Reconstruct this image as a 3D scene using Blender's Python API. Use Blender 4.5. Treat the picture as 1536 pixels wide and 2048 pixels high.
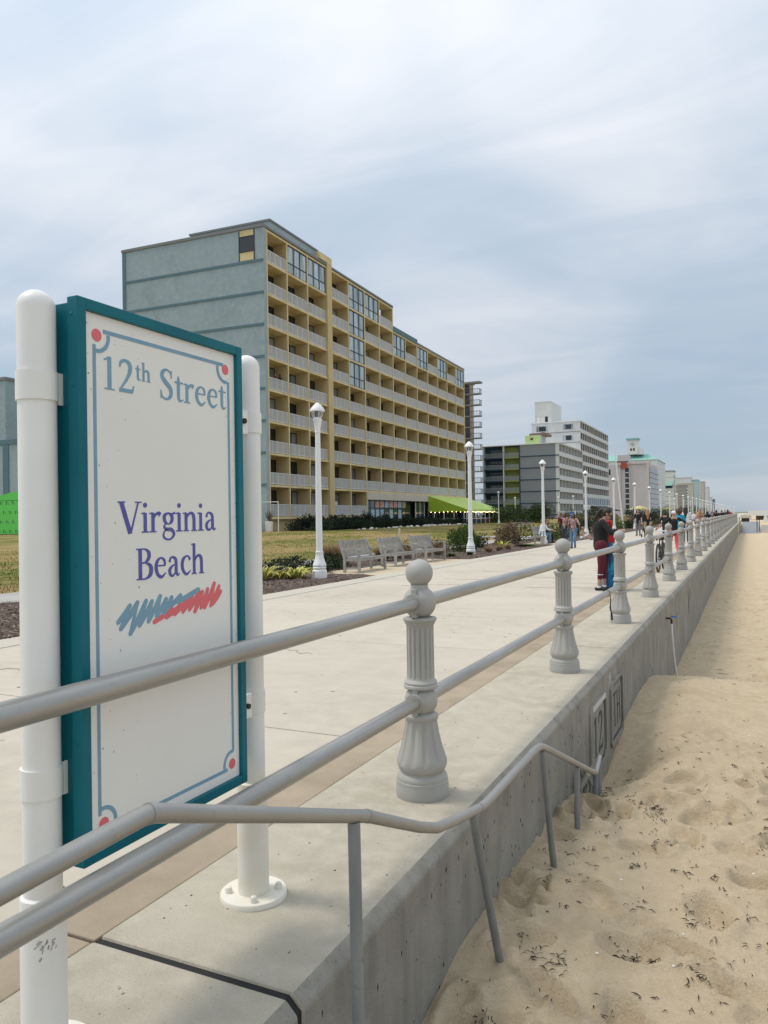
import bpy, math, random
import numpy as np
from mathutils import Vector, Matrix
R = math.radians
random.seed(7)
scene = bpy.context.scene
for o in list(bpy.data.objects):
    bpy.data.objects.remove(o)

# ------------------------------------------------------------------ camera
YAW, PITCH, ROLL = R(25.377), R(0.378), R(0.870)
cd = bpy.data.cameras.new('camera'); cam = bpy.data.objects.new('camera', cd)
scene.collection.objects.link(cam); scene.camera = cam
cd.sensor_fit = 'VERTICAL'; cd.sensor_height = 36.0; cd.lens = 1540.0 / 2048.0 * 36.0
cd.clip_start = 0.05; cd.clip_end = 12000
cam.location = (0, 0, 1.55)
cam.rotation_euler = (Matrix.Rotation(YAW, 3, 'Z') @ Matrix.Rotation(R(90) + PITCH, 3, 'X') @ Matrix.Rotation(-ROLL, 3, 'Z')).to_euler()

# ------------------------------------------------------------------ light
SUN_DIR = Vector((-0.975 * math.cos(R(60)), -0.222 * math.cos(R(60)), math.sin(R(60)))).normalized()   # towards the sun
sl = bpy.data.lights.new('sun', 'SUN'); sun = bpy.data.objects.new('sun', sl); scene.collection.objects.link(sun)
sl.energy = 1.1; sl.angle = R(14.0); sl.color = (1.0, 0.93, 0.82)
sun.rotation_euler = SUN_DIR.to_track_quat('Z', 'Y').to_euler()
scene.view_settings.view_transform = 'Standard'; scene.view_settings.look = 'None'
scene.view_settings.exposure = 0.80; scene.view_settings.gamma = 1.0
scene.view_settings.use_curve_mapping = False
scene.cycles.use_denoising = True
scene.cycles.max_bounces = 6; scene.cycles.diffuse_bounces = 3; scene.cycles.glossy_bounces = 3

world = bpy.data.worlds.new('World'); scene.world = world; world.use_nodes = True
nt = world.node_tree; nt.nodes.clear()
def N(t, **k):
    n = nt.nodes.new(t)
    for a, b in k.items(): setattr(n, a, b)
    return n
def MA(op, a, b=None, c=None):
    n = N('ShaderNodeMath', operation=op)
    for i, q in enumerate((a, b, c)):
        if q is None: continue
        if isinstance(q, (int, float)): n.inputs[i].default_value = q
        else: nt.links.new(q, n.inputs[i])
    return n.outputs[0]
def MIX(fac, a, b):
    n = N('ShaderNodeMix', data_type='RGBA')
    for s, q in ((n.inputs[0], fac), (n.inputs[6], a), (n.inputs[7], b)):
        if isinstance(q, (int, float)): s.default_value = q
        elif isinstance(q, tuple): s.default_value = q
        else: nt.links.new(q, s)
    return n.outputs[2]
wo = N('ShaderNodeOutputWorld'); bg = N('ShaderNodeBackground'); nt.links.new(bg.outputs[0], wo.inputs[0])
sky = N('ShaderNodeTexSky', sky_type='NISHITA', sun_disc=False)
sky.sun_elevation = R(60); sky.sun_rotation = math.atan2(SUN_DIR.x, SUN_DIR.y); sky.air_density = 1.0; sky.dust_density = 0.3; sky.ozone_density = 2.0
tc = N('ShaderNodeTexCoord'); sp = N('ShaderNodeSeparateXYZ'); nt.links.new(tc.outputs['Generated'], sp.inputs[0])
zz = MA('ADD', MA('MAXIMUM', sp.outputs[2], 0.0), 0.24)
cb = N('ShaderNodeCombineXYZ'); nt.links.new(MA('DIVIDE', sp.outputs[0], zz), cb.inputs[0]); nt.links.new(MA('DIVIDE', sp.outputs[1], zz), cb.inputs[1])
def cloud(scale, rot, sx, sy, detail, rough, dist, loc=(0, 0, 0)):
    m = N('ShaderNodeMapping'); nt.links.new(cb.outputs[0], m.inputs[0])
    m.inputs['Rotation'].default_value = (0, 0, rot); m.inputs['Scale'].default_value = (sx, sy, 1); m.inputs['Location'].default_value = loc
    n = N('ShaderNodeTexNoise'); nt.links.new(m.outputs[0], n.inputs['Vector'])
    n.inputs['Scale'].default_value = scale; n.inputs['Detail'].default_value = detail; n.inputs['Roughness'].default_value = rough; n.inputs['Distortion'].default_value = dist
    return n.outputs[0]
def RAMP(v, a, b, lo=0.0, hi=1.0):
    n = N('ShaderNodeMapRange', interpolation_type='SMOOTHSTEP'); nt.links.new(v, n.inputs[0])
    n.inputs[1].default_value = a; n.inputs[2].default_value = b; n.inputs[3].default_value = lo; n.inputs[4].default_value = hi
    return n.outputs[0]
c_big = RAMP(cloud(1.15, R(35), 1.0, 0.7, 5, 0.48, 0.6, (3.1, 1.7, 0)), 0.33, 0.62)
c_fine = RAMP(cloud(2.6, R(-28), 0.45, 1.5, 7, 0.55, 0.9, (0.4, 5.2, 0)), 0.36, 0.64)
thick = MA('ADD', MA('MULTIPLY', c_big, 0.72), MA('MULTIPLY', c_fine, 0.28))
low = RAMP(sp.outputs[2], 0.0, 0.42)
# thin high cloud: pale where it is thin and sunlit, greyer where it is thick; nearly clear blue air shows through low down
cl_dark = (3.85, 4.25, 4.68, 1); cl_pale = (5.1, 5.3, 5.68, 1)
cl = MIX(thick, cl_dark, cl_pale)
cov = MA('ADD', MA('MULTIPLY', low, 0.42), MA('MULTIPLY', thick, 0.52))
skyc = N('ShaderNodeVectorMath', operation='MULTIPLY'); nt.links.new(sky.outputs[0], skyc.inputs[0]); skyc.inputs[1].default_value = (0.6, 0.6, 0.6)
air = MIX(0.72, skyc.outputs[0], (3.35, 4.25, 5.25, 1))
base = MIX(MA('MINIMUM', cov, 0.96), air, cl)
# the veil is brighter overhead and round the hidden sun, as under any thin overcast
dt = N('ShaderNodeVectorMath', operation='DOT_PRODUCT'); nt.links.new(tc.outputs['Generated'], dt.inputs[0]); dt.inputs[1].default_value = SUN_DIR
glow = MA('MULTIPLY', MA('POWER', MA('MAXIMUM', dt.outputs['Value'], 0.0), 4.0), 0.30)
gain = MA('ADD', MA('ADD', 0.70, glow), MA('MULTIPLY', MA('MAXIMUM', sp.outputs[2], 0.0), 0.66))
gm = N('ShaderNodeVectorMath', operation='SCALE'); nt.links.new(base, gm.inputs[0]); nt.links.new(gain, gm.inputs['Scale'])
nt.links.new(gm.outputs[0], bg.inputs[0]); bg.inputs[1].default_value = 0.1

# ------------------------------------------------------------------ materials
MATS = {}
def mat(name, col, rough=0.7, metal=0.0, var=None, bump=None, spec=None, island=0.0, emit=None, stretch=None, var2=None, coat=None, wear=None, objvar=0.0):
    """col: base colour; var=(scale, other colour, lo, hi[, detail]): noise blend; bump=(scale, strength, distance)"""
    if name in MATS: return MATS[name]
    m = bpy.data.materials.new(name); m.use_nodes = True; t = m.node_tree
    b = t.nodes['Principled BSDF']; L = t.links.new
    b.inputs['Roughness'].default_value = rough; b.inputs['Metallic'].default_value = metal
    if spec is not None: b.inputs['Specular IOR Level'].default_value = spec
    tc = t.nodes.new('ShaderNodeTexCoord'); vec = tc.outputs['Object']
    if stretch:
        mp = t.nodes.new('ShaderNodeMapping'); mp.inputs['Scale'].default_value = stretch; L(vec, mp.inputs[0]); sv = mp.outputs[0]
    else: sv = vec
    c4 = (*col, 1); cur = None
    def noise(scale, detail=5, v=sv, rough=0.6):
        n = t.nodes.new('ShaderNodeTexNoise'); n.inputs['Scale'].default_value = scale; n.inputs['Detail'].default_value = detail; n.inputs['Roughness'].default_value = rough
        L(v, n.inputs['Vector']); return n.outputs[0]
    def mix(fac, a, bcol):
        n = t.nodes.new('ShaderNodeMix'); n.data_type = 'RGBA'
        for s, q in ((n.inputs[0], fac), (n.inputs[6], a), (n.inputs[7], bcol)):
            if isinstance(q, (int, float, tuple)): s.default_value = q
            else: L(q, s)
        return n.outputs[2]
    def rng(v, a, bb, lo=0.0, hi=1.0):
        n = t.nodes.new('ShaderNodeMapRange'); n.inputs[1].default_value = a; n.inputs[2].default_value = bb; n.inputs[3].default_value = lo; n.inputs[4].default_value = hi
        L(v, n.inputs[0]); return n.outputs[0]
    cur = c4
    for vv in (var, var2):
        if vv: cur = mix(rng(noise(vv[0], vv[4] if len(vv) > 4 else 5, sv if vv is var else vec), vv[2], vv[3]), cur, (*vv[1], 1))
    if wear: cur = mix(rng(noise(wear[0], 8, vec, 0.7), wear[2], wear[3]), cur, (*wear[1], 1))
    if island or objvar:
        if island:
            g = t.nodes.new('ShaderNodeNewGeometry'); rv = g.outputs['Random Per Island']; amt = island
        else:
            g = t.nodes.new('ShaderNodeObjectInfo'); rv = g.outputs['Random']; amt = objvar
        h = t.nodes.new('ShaderNodeHueSaturation'); L(rng(rv, 0, 1, 1 - amt, 1 + amt), h.inputs['Value'])
        if isinstance(cur, tuple): h.inputs['Color'].default_value = cur
        else: L(cur, h.inputs['Color'])
        cur = h.outputs[0]
    if isinstance(cur, tuple): b.inputs['Base Color'].default_value = cur
    else: L(cur, b.inputs['Base Color'])
    if bump:
        bs = bump if isinstance(bump, list) else [bump]; prev = None
        for q in bs:
            bn = t.nodes.new('ShaderNodeBump'); bn.inputs['Strength'].default_value = q[1]; bn.inputs['Distance'].default_value = q[2]
            L(noise(q[0], 6, vec, 0.65), bn.inputs['Height'])
            if prev: L(prev, bn.inputs['Normal'])
            prev = bn.outputs[0]
        L(prev, b.inputs['Normal'])
    if emit:
        b.inputs['Emission Color'].default_value = (*emit[0], 1); b.inputs['Emission Strength'].default_value = emit[1]
    if coat: b.inputs['Coat Weight'].default_value = coat; b.inputs['Coat Roughness'].default_value = 0.15
    MATS[name] = m
    return m
def S(r, g, b):   # sRGB 0-255 to linear
    return tuple(((q / 255) / 12.92 if q / 255 <= 0.04045 else ((q / 255 + 0.055) / 1.055) ** 2.4) for q in (r, g, b))

# ------------------------------------------------------------------ mesh helpers
class MB:
    def __init__(self): self.v = []; self.f = []; self.s = []
    def add(self, vs, fs, smooth=False):
        b = len(self.v); self.v.extend([tuple(q) for q in vs]); self.f.extend([tuple(b + i for i in q) for q in fs]); self.s.extend([smooth] * len(fs)); return self
    def box(self, x0, x1, y0, y1, z0, z1):
        return self.add([(x0, y0, z0), (x1, y0, z0), (x1, y1, z0), (x0, y1, z0), (x0, y0, z1), (x1, y0, z1), (x1, y1, z1), (x0, y1, z1)],
                        [(0, 3, 2, 1), (4, 5, 6, 7), (0, 1, 5, 4), (1, 2, 6, 5), (2, 3, 7, 6), (3, 0, 4, 7)])
    def cbox(self, c, h, rot=None):
        vs = []
        for s in ((-1, -1, -1), (1, -1, -1), (1, 1, -1), (-1, 1, -1), (-1, -1, 1), (1, -1, 1), (1, 1, 1), (-1, 1, 1)):
            p = Vector((s[0] * h[0], s[1] * h[1], s[2] * h[2]))
            if rot is not None: p = rot @ p
            vs.append(p + Vector(c))
        return self.add(vs, [(0, 3, 2, 1), (4, 5, 6, 7), (0, 1, 5, 4), (1, 2, 6, 5), (2, 3, 7, 6), (3, 0, 4, 7)])
    def bar(self, p, q, w, h, up=(0, 0, 1)):
        p = Vector(p); q = Vector(q); d = (q - p); l = d.length; d.normalize(); u = Vector(up)
        if abs(d.dot(u)) > 0.98: u = Vector((1, 0, 0))
        sx = d.cross(u).normalized(); uz = sx.cross(d).normalized()
        return self.cbox((p + q) / 2, (w / 2, l / 2, h / 2), Matrix((sx, d, uz)).transposed())
    def tube(self, pts, r, n=10, caps=True, smooth=True):
        pts = [Vector(p) for p in pts]; k = len(pts); rr = r if isinstance(r, (list, tuple)) else [r] * k
        vs = []; prev = None
        for i, p in enumerate(pts):
            t = (pts[min(i + 1, k - 1)] - pts[max(i - 1, 0)]).normalized()
            if prev is None:
                a = Vector((0, 0, 1)) if abs(t.z) < 0.9 else Vector((1, 0, 0)); u = t.cross(a).normalized()
            else: u = (prev - t * prev.dot(t)).normalized()
            prev = u; w = t.cross(u)
            for j in range(n):
                a = 2 * math.pi * j / n; vs.append(p + (u * math.cos(a) + w * math.sin(a)) * rr[i])
        fs = [(i * n + j, i * n + (j + 1) % n, (i + 1) * n + (j + 1) % n, (i + 1) * n + j) for i in range(k - 1) for j in range(n)]
        self.add(vs, fs, smooth)
        if caps: self.add(vs[:n][::-1], [tuple(range(n))]); self.add(vs[-n:], [tuple(range(n))])
        return self
    def lathe(self, prof, n=24, c=(0, 0, 0), flutes=(), smooth=True):
        """prof: (z, r); flutes: (z0, z1, count, depth) grooves between those heights"""
        vs = []; c = Vector(c)
        for z, r in prof:
            for j in range(n):
                a = 2 * math.pi * j / n; rr = r
                for z0, z1, cnt, dep in flutes:
                    if z0 <= z <= z1:
                        q = math.cos(a * cnt); rr = r - dep * max(0.0, q) ** 0.6 if q > 0 else r
                vs.append((c.x + rr * math.cos(a), c.y + rr * math.sin(a), c.z + z))
        fs = [(i * n + j, i * n + (j + 1) % n, (i + 1) * n + (j + 1) % n, (i + 1) * n + j) for i in range(len(prof) - 1) for j in range(n)]
        self.add(vs, fs, smooth)
        if prof[0][1] > 1e-4: self.add(vs[:n][::-1], [tuple(range(n))])
        if prof[-1][1] > 1e-4: self.add(vs[-n:], [tuple(range(n))])
        return self
    def ell(self, c, r, nu=12, nv=8, rot=None, smooth=True):
        vs = []; c = Vector(c)
        if isinstance(r, (int, float)): r = (r, r, r)
        for i in range(1, nv):
            th = math.pi * i / nv
            for j in range(nu):
                a = 2 * math.pi * j / nu
                p = Vector((r[0] * math.sin(th) * math.cos(a), r[1] * math.sin(th) * math.sin(a), r[2] * math.cos(th)))
                vs.append(c + (rot @ p if rot is not None else p))
        for s in (1, -1):
            p = Vector((0, 0, s * r[2])); vs.append(c + (rot @ p if rot is not None else p))
        fs = [(i * nu + j, (i + 1) * nu + j, (i + 1) * nu + (j + 1) % nu, i * nu + (j + 1) % nu) for i in range(nv - 2) for j in range(nu)]
        t = (nv - 1) * nu; b = (nv - 2) * nu
        fs += [(t, j, (j + 1) % nu) for j in range(nu)] + [(t + 1, b + (j + 1) % nu, b + j) for j in range(nu)]
        return self.add(vs, fs, smooth)
    def cap(self, p, q, r1, r2=None, n=10):
        r2 = r1 if r2 is None else r2; p = Vector(p); q = Vector(q); d = (q - p)
        if d.length < 1e-5: return self.ell(p, r1, n, 8)
        d.normalize(); pts = []; rr = []
        for a in (80, 55, 28): pts.append(p - d * r1 * math.sin(R(a))); rr.append(r1 * math.cos(R(a)))
        pts += [p, q]; rr += [r1, r2]
        for a in (28, 55, 80): pts.append(q + d * r2 * math.sin(R(a))); rr.append(r2 * math.cos(R(a)))
        return self.tube(pts, rr, n)
    def prism(self, poly, z0, z1, f=lambda x, y, z: (x, y, z)):
        n = len(poly); vs = [f(x, y, z0) for x, y in poly] + [f(x, y, z1) for x, y in poly]
        return self.add(vs, [tuple(range(n))[::-1], tuple(range(n, 2 * n))] + [(i, (i + 1) % n, n + (i + 1) % n, n + i) for i in range(n)])
    def mesh(self, name, m, sharp=40):
        me = bpy.data.meshes.new(name); me.from_pydata(self.v, [], self.f)
        me.polygons.foreach_set('use_smooth', self.s)
        if any(self.s): me.set_sharp_from_angle(angle=R(sharp))
        me.materials.append(m); return me
    def out(self, name, m, parent=None, loc=(0, 0, 0), bevel=0, kind=None, rot=0, sharp=40):
        return obj(name, self.mesh(name, m, sharp), parent, loc, bevel, kind, rot)
def obj(name, me, parent=None, loc=(0, 0, 0), bevel=0, kind=None, rot=0):
    o = bpy.data.objects.new(name, me); scene.collection.objects.link(o); o.location = loc
    if rot: o.rotation_euler = (0, 0, rot)
    if parent is not None: o.parent = parent
    if kind: o['kind'] = kind
    if bevel:
        b = o.modifiers.new('bevel', 'BEVEL'); b.width = bevel; b.segments = 2; b.limit_method = 'ANGLE'
    return o
def tag(o, label, cat, group=None):
    o['label'] = label; o['category'] = cat
    if group: o['group'] = group
    return o
def thing(name, label, cat, loc=(0, 0, 0), rz=0, group=None):
    o = bpy.data.objects.new(name, None); scene.collection.objects.link(o); o.location = loc; o.rotation_euler = (0, 0, rz); o.empty_display_size = 0.2
    return tag(o, label, cat, group)
def dup(root, loc, rz=0, label=None, scale=None):
    def cp(o, par):
        c = o.copy(); scene.collection.objects.link(c)
        if par is not None: c.parent = par
        for ch in o.children: cp(ch, c)
        return c
    r = cp(root, None); r.location = loc; r.rotation_euler = (0, 0, rz)
    if scale: r.scale = (scale, scale, scale)
    if label: r['label'] = label
    return r
ORD = ['first', 'second', 'third', 'fourth', 'fifth', 'sixth', 'seventh', 'eighth', 'ninth', 'tenth', 'eleventh', 'twelfth', 'thirteenth', 'fourteenth', 'fifteenth', 'sixteenth', 'seventeenth', 'eighteenth', 'nineteenth', 'twentieth']
def grid(name, xs, ys, hf, m, kind='structure', smooth=True, parent=None):
    X, Y = np.meshgrid(xs, ys); Z = hf(X, Y); nx, ny = len(xs), len(ys)
    vs = np.stack([X.ravel(), Y.ravel(), Z.ravel()], 1)
    i = np.arange(nx * ny).reshape(ny, nx)
    fs = np.stack([i[:-1, :-1].ravel(), i[:-1, 1:].ravel(), i[1:, 1:].ravel(), i[1:, :-1].ravel()], 1)
    me = bpy.data.meshes.new(name); me.vertices.add(len(vs)); me.vertices.foreach_set('co', vs.astype(np.float32).ravel())
    me.loops.add(fs.size); me.loops.foreach_set('vertex_index', fs.astype(np.int32).ravel()); me.polygons.add(len(fs))
    me.polygons.foreach_set('loop_start', np.arange(0, fs.size, 4, dtype=np.int32)); me.polygons.foreach_set('loop_total', np.full(len(fs), 4, dtype=np.int32))
    me.update(calc_edges=True); me.polygons.foreach_set('use_smooth', [smooth] * len(fs)); me.materials.append(m)
    return obj(name, me, parent, kind=kind)
_T = np.random.RandomState(3).rand(256, 256)
def vn(x, y):
    xi = np.floor(x).astype(int); yi = np.floor(y).astype(int); fx = x - xi; fy = y - yi
    fx = fx * fx * (3 - 2 * fx); fy = fy * fy * (3 - 2 * fy); g = lambda a, b: _T[a % 256, b % 256]
    return (g(xi, yi) * (1 - fx) + g(xi + 1, yi) * fx) * (1 - fy) + (g(xi, yi + 1) * (1 - fx) + g(xi + 1, yi + 1) * fx) * fy
def fbm(x, y, o=4):
    s = 0; a = 0.5
    for i in range(o): s = s + a * (vn(x * 2 ** i + 17 * i, y * 2 ** i + 5 * i) - 0.5); a *= 0.5
    return s
# ================================================================== SETTING: ground sheets
WX0, WX1 = -2.22, -1.33          # top of the sea wall, promenade side and beach side
def land(x):
    t = np.clip((-x - 15.0) / 20.0, 0, 1); return 0.45 * t * t * (3 - 2 * t)
M_SAND = mat('sand', (0.60, 0.48, 0.325), 0.95, var=(1.3, (0.53, 0.42, 0.275), 0.38, 0.66), var2=(9, (0.64, 0.525, 0.365), 0.45, 0.72), wear=(95, (0.42, 0.33, 0.215), 0.55, 0.72), bump=[(26, 0.7, 0.03), (85, 0.8, 0.02), (420, 0.4, 0.006)], spec=0.15)
M_CONC = mat('promenade concrete', (0.53, 0.48, 0.395), 0.85, var=(0.6, (0.455, 0.41, 0.33), 0.38, 0.64), var2=(4.5, (0.55, 0.495, 0.395), 0.4, 0.75), wear=(85, (0.37, 0.33, 0.265), 0.57, 0.76), bump=(160, 0.18, 0.004), objvar=0.03, spec=0.25)
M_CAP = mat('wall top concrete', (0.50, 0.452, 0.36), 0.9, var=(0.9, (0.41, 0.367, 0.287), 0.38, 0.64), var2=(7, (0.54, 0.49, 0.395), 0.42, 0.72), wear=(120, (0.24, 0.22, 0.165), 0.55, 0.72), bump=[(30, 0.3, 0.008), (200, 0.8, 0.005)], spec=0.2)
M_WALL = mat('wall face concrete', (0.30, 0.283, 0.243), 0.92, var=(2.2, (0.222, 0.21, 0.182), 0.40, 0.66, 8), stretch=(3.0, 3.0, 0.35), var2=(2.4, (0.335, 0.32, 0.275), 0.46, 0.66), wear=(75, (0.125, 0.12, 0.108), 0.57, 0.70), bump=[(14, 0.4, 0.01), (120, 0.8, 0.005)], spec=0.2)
M_BAND = mat('gutter concrete', (0.40, 0.325, 0.235), 0.95, var=(2.0, (0.31, 0.25, 0.18), 0.38, 0.64), wear=(130, (0.56, 0.49, 0.41), 0.58, 0.72), bump=(150, 0.6, 0.005), spec=0.15)
M_EDGE = mat('edge concrete', (0.50, 0.455, 0.37), 0.9, var=(0.8, (0.49, 0.45, 0.38), 0.35, 0.7), wear=(45, (0.42, 0.39, 0.33), 0.58, 0.8), bump=(160, 0.2, 0.004))
M_TANPAVE = mat('tan paving', (0.50, 0.40, 0.27), 0.9, var=(1.2, (0.55, 0.47, 0.35), 0.35, 0.7), wear=(60, (0.40, 0.31, 0.2), 0.56, 0.78))
M_BLACK = mat('black joint filler', (0.016, 0.016, 0.016), 0.8, bump=(120, 0.8, 0.01))
M_MULCH = mat('mulch', (0.085, 0.058, 0.043), 0.95, var=(22, (0.19, 0.125, 0.09), 0.4, 0.7), wear=(80, (0.04, 0.025, 0.018), 0.5, 0.65), bump=(60, 1.0, 0.03))
M_ASPH = mat('bike path', (0.40, 0.38, 0.35), 0.9, var=(1.5, (0.34, 0.32, 0.29), 0.35, 0.7), bump=(150, 0.3, 0.004))
M_LAWN = mat('lawn', (0.34, 0.245, 0.10), 0.95, var=(0.17, (0.145, 0.155, 0.028), 0.45, 0.55, 7), stretch=(1.6, 0.65, 1), var2=(2.4, (0.39, 0.30, 0.15), 0.46, 0.74), wear=(1.1, (0.075, 0.105, 0.022), 0.56, 0.80), bump=(28, 1.0, 0.05), spec=0.1)
M_GROUND = mat('far ground', (0.22, 0.21, 0.15), 0.95, var=(0.02, (0.13, 0.14, 0.07), 0.4, 0.6))
M_SEA = mat('sea', (0.10, 0.15, 0.16), 0.2, bump=(0.6, 0.3, 0.3))

g = MB(); g.add([(-1600, -700, -0.06), (-2.0, -700, -0.06), (-2.0, 4500, -0.06), (-1600, 4500, -0.06)], [(0, 1, 2, 3)]).out('ground', M_GROUND, kind='structure')
MB().add([(55, -900, -2.35), (9000, -900, -2.35), (9000, 9000, -2.35), (55, 9000, -2.35)], [(0, 1, 2, 3)]).out('sea_water', M_SEA, kind='structure')

# ---- beach: one sheet, fine near the camera; ripples, foot prints and the ramp of piled sand are in its relief
rs = np.random.RandomState(5)
PR = np.array([[-6, -.60], [0, -.62], [3.1, -.64], [3.6, -.57], [4.9, -.61], [5.6, -.65], [6.3, -.72], [7.4, -1.05], [8.0, -1.06], [9.0, -.83], [10.8, -.75], [11.7, -.80], [12.15, -.88], [13.6, -1.5], [30, -1.5], [128, -1.5], [136, -.12], [2000, -.12]])
PF = np.array([[-6, -.75], [0, -.72], [4, -.68], [6.5, -.70], [9.0, -.72], [10.8, -.68], [11.6, -.74], [12.1, -.84], [13.4, -1.5], [30, -1.52], [128, -1.5], [136, -.12], [2000, -.12]])
FP = []
for _ in range(150):
    FP.append((rs.uniform(-1.25, 1.2), rs.uniform(1.0, 7.2), rs.uniform(.05, .10), rs.uniform(.10, .17), rs.uniform(0, 6.3), rs.uniform(.03, .075)))
for _ in range(110):
    FP.append((rs.uniform(-1.0, 1.5), rs.uniform(12.5, 34), rs.uniform(.07, .13), rs.uniform(.13, .24), rs.uniform(0, 6.3), rs.uniform(.03, .07)))
def sand_h(X, Y):
    a = np.interp(Y, PR[:, 0], PR[:, 1]); b = np.interp(Y + 0.25 * fbm(X * 1.5, Y * 0.3, 2), PF[:, 0], PF[:, 1])
    w = np.clip((X + 1.25) / 0.75, 0, 1); w = w * w * (3 - 2 * w); z = a * (1 - w) + b * w
    near = np.clip((60 - Y) / 40, 0.15, 1)
    z = z + 0.10 * fbm(X * 0.9, Y * 0.7, 4) * near
    # wind ripples: steep lee sides, running obliquely away from the wall
    u = X * 0.80 + Y * 0.60; v = -X * 0.60 + Y * 0.80
    ph = v * 2.5 + 2.4 * fbm(u * 0.7, v * 0.5, 3) ; saw = np.mod(ph, 1.0); saw = np.where(saw < 0.78, saw / 0.78, (1 - saw) / 0.22)
    amp = np.exp(-((Y - 8.4) / 2.4) ** 2) * 0.12 * np.clip((X + 1.15) / 0.6, 0, 1) * np.clip(0.75 + 1.8 * fbm(X + 9, Y + 4, 2), 0.1, 1.3)
    z = z + amp * (saw - 0.5)
    z = z + 0.020 * fbm(X * 5, Y * 4, 3) * near + 0.016 * fbm(X * 22, Y * 19, 2) * near
    return z
def sand_full(X, Y):
    z = sand_h(X, Y)
    for fx, fy, a, b, th, d in FP:
        m = (np.abs(X - fx) < .5) & (np.abs(Y - fy) < .5)
        if not m.any(): continue
        dx = X[m] - fx; dy = Y[m] - fy; c, s = math.cos(th), math.sin(th)
        q = ((dx * c + dy * s) / a) ** 2 + ((-dx * s + dy * c) / b) ** 2
        z[m] += -d * np.exp(-q * q * 0.8) + 0.5 * d * np.exp(-((np.sqrt(q) - 1.35) / 0.3) ** 2)
    return z
def sz(x, y): return float(sand_full(np.array([[float(x)]]), np.array([[float(y)]]))[0, 0])
xs = np.concatenate([np.arange(-1.62, 1.6, 0.022), np.linspace(1.62, 6, 50), np.geomspace(6.3, 60, 30)])
ys = np.concatenate([np.linspace(-8, 0.6, 30), np.arange(0.7, 13.8, 0.024), np.arange(13.85, 36, 0.085), np.geomspace(36.2, 1600, 70)])
grid('sand_beach', xs, ys, sand_full, M_SAND)

# ---- promenade
prom = obj('promenade', MB().box(-8.39, -2.64, -12, 900, -0.09, -0.045).mesh('promenade', M_CONC), kind='structure')
y = -6.35; k = 0
XS = (-2.64, -5.45, -8.38)
YC = [-6.35 + 3.72 * i for i in range(26)]
for i in range(25):
    for a, b in ((XS[1], XS[0]), (XS[2], XS[1])):
        MB().box(a + .008, b - .008, YC[i] + .009, YC[i + 1] - .009, -0.04, 0.0).out('concrete_slab', M_CONC, prom, bevel=0.006)
MB().box(XS[2] + .004, XS[0] - .004, YC[25] + .006, 900, -0.04, 0.0).out('far_paving', M_CONC, prom)
for i in range(22):
    y0 = 2.12 + (i - 2) * 7.0
    MB().box(-2.632, -2.228, y0 + .008, y0 + 6.99, -0.07, -0.008).out('gutter_strip', M_BAND, prom, bevel=0.006)
MB().box(-2.632, -2.228, 2.12 + 20 * 7.0, 900, -0.07, -0.008).out('far_gutter', M_BAND, prom)
for i in range(26):
    y0 = -4 + i * 3.72
    MB().box(-8.98, -8.392, y0 + .006, y0 + 3.712, -0.09, 0.006).out('edge_slab', M_EDGE, prom, bevel=0.008)
MB().box(-8.98, -8.392, -4 + 26 * 3.72, 900, -0.09, 0.006).out('far_edge', M_EDGE, prom)
pad = MB().box(-11.0, -8.99, 18.5, 26.1, -0.09, 0.002).out('bench_pad', M_TANPAVE, kind='structure', bevel=0.008)
MB().box(-11.0, -8.99, 39.6, 43.6, -0.09, 0.002).out('bench_pad', M_TANPAVE, kind='structure', bevel=0.008)
mz = lambda X, Y: 0.0 * X + 0.03 + 0.05 * fbm(X * 1.3, Y * 1.3, 3) - 0.05 * np.clip((X + 9.4) / 0.4, 0, 1) - 0.3 * (((Y > 18.45) & (Y < 26.15)) | ((Y > 39.55) & (Y < 43.65))) * (X > -11.0)
grid('mulch_bed', np.linspace(-12.75, -8.985, 60), np.concatenate([np.arange(3, 60, 0.1), np.linspace(60.5, 300, 200)]), mz, M_MULCH)
MB().box(-14.65, -12.8, -60, 700, -0.05, 0.012).out('bike_path', M_ASPH, kind='structure')
MB().box(-13.75, -13.70, -60, 50, 0.012, 0.017).out('path_line', mat('path paint', (0.62, 0.6, 0.55), 0.8), kind='structure')
lx = np.concatenate([np.linspace(-110, -40, 30), np.linspace(-39.5, -14.65, 90)])
ly = np.concatenate([np.linspace(-40, 4, 20), np.linspace(4.5, 60, 150), np.linspace(61, 180, 90), np.linspace(185, 700, 60)])
lh = lambda X, Y: land(X) + 0.01 + 0.05 * fbm(X * 0.35, Y * 0.35, 3) * np.clip((-X - 14.65) / 2, 0, 1)
grid('lawn', lx, ly, lh, M_LAWN)
grid('side_path', np.linspace(-17.5, -12.79, 20), np.linspace(50.6, 53.4, 5), lambda X, Y: lh(X, Y) + 0.035, M_ASPH)
def gz(x, y): return float(lh(np.array([float(x)]), np.array([float(y)]))[0]) if x < -14.65 else 0.0

b = MB(); rn = random.Random(31)
for _ in range(230):
    x = rn.uniform(-8.2, -2.7); y = 2.5 + 28 * rn.random() ** 1.5; r = rn.uniform(.008, .022); b.prism([(x + r * math.cos(a) * rn.uniform(.6, 1.2), y + r * math.sin(a)) for a in np.linspace(0, 5.4, 7)], .0, .0016)
b.out('gum_spot', mat('gum spot', (.26, .235, .19), .9, island=.6), prom, kind='stuff')
b = MB()
for _ in range(9):
    x = rn.uniform(-7.5, -3); y = rn.uniform(4, 22); P = [(x, y, .0012)]
    for k in range(14): x += rn.uniform(.02, .16) * (1 if _ % 2 else -1); y += rn.gauss(.03, .06); P.append((x, y, .0012))
    b.tube(P, [.0016 + .0016 * rn.random() for _k in P], 4, False, False)
b.out('hairline_crack', M_BLACK, prom, kind='stuff')
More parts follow.
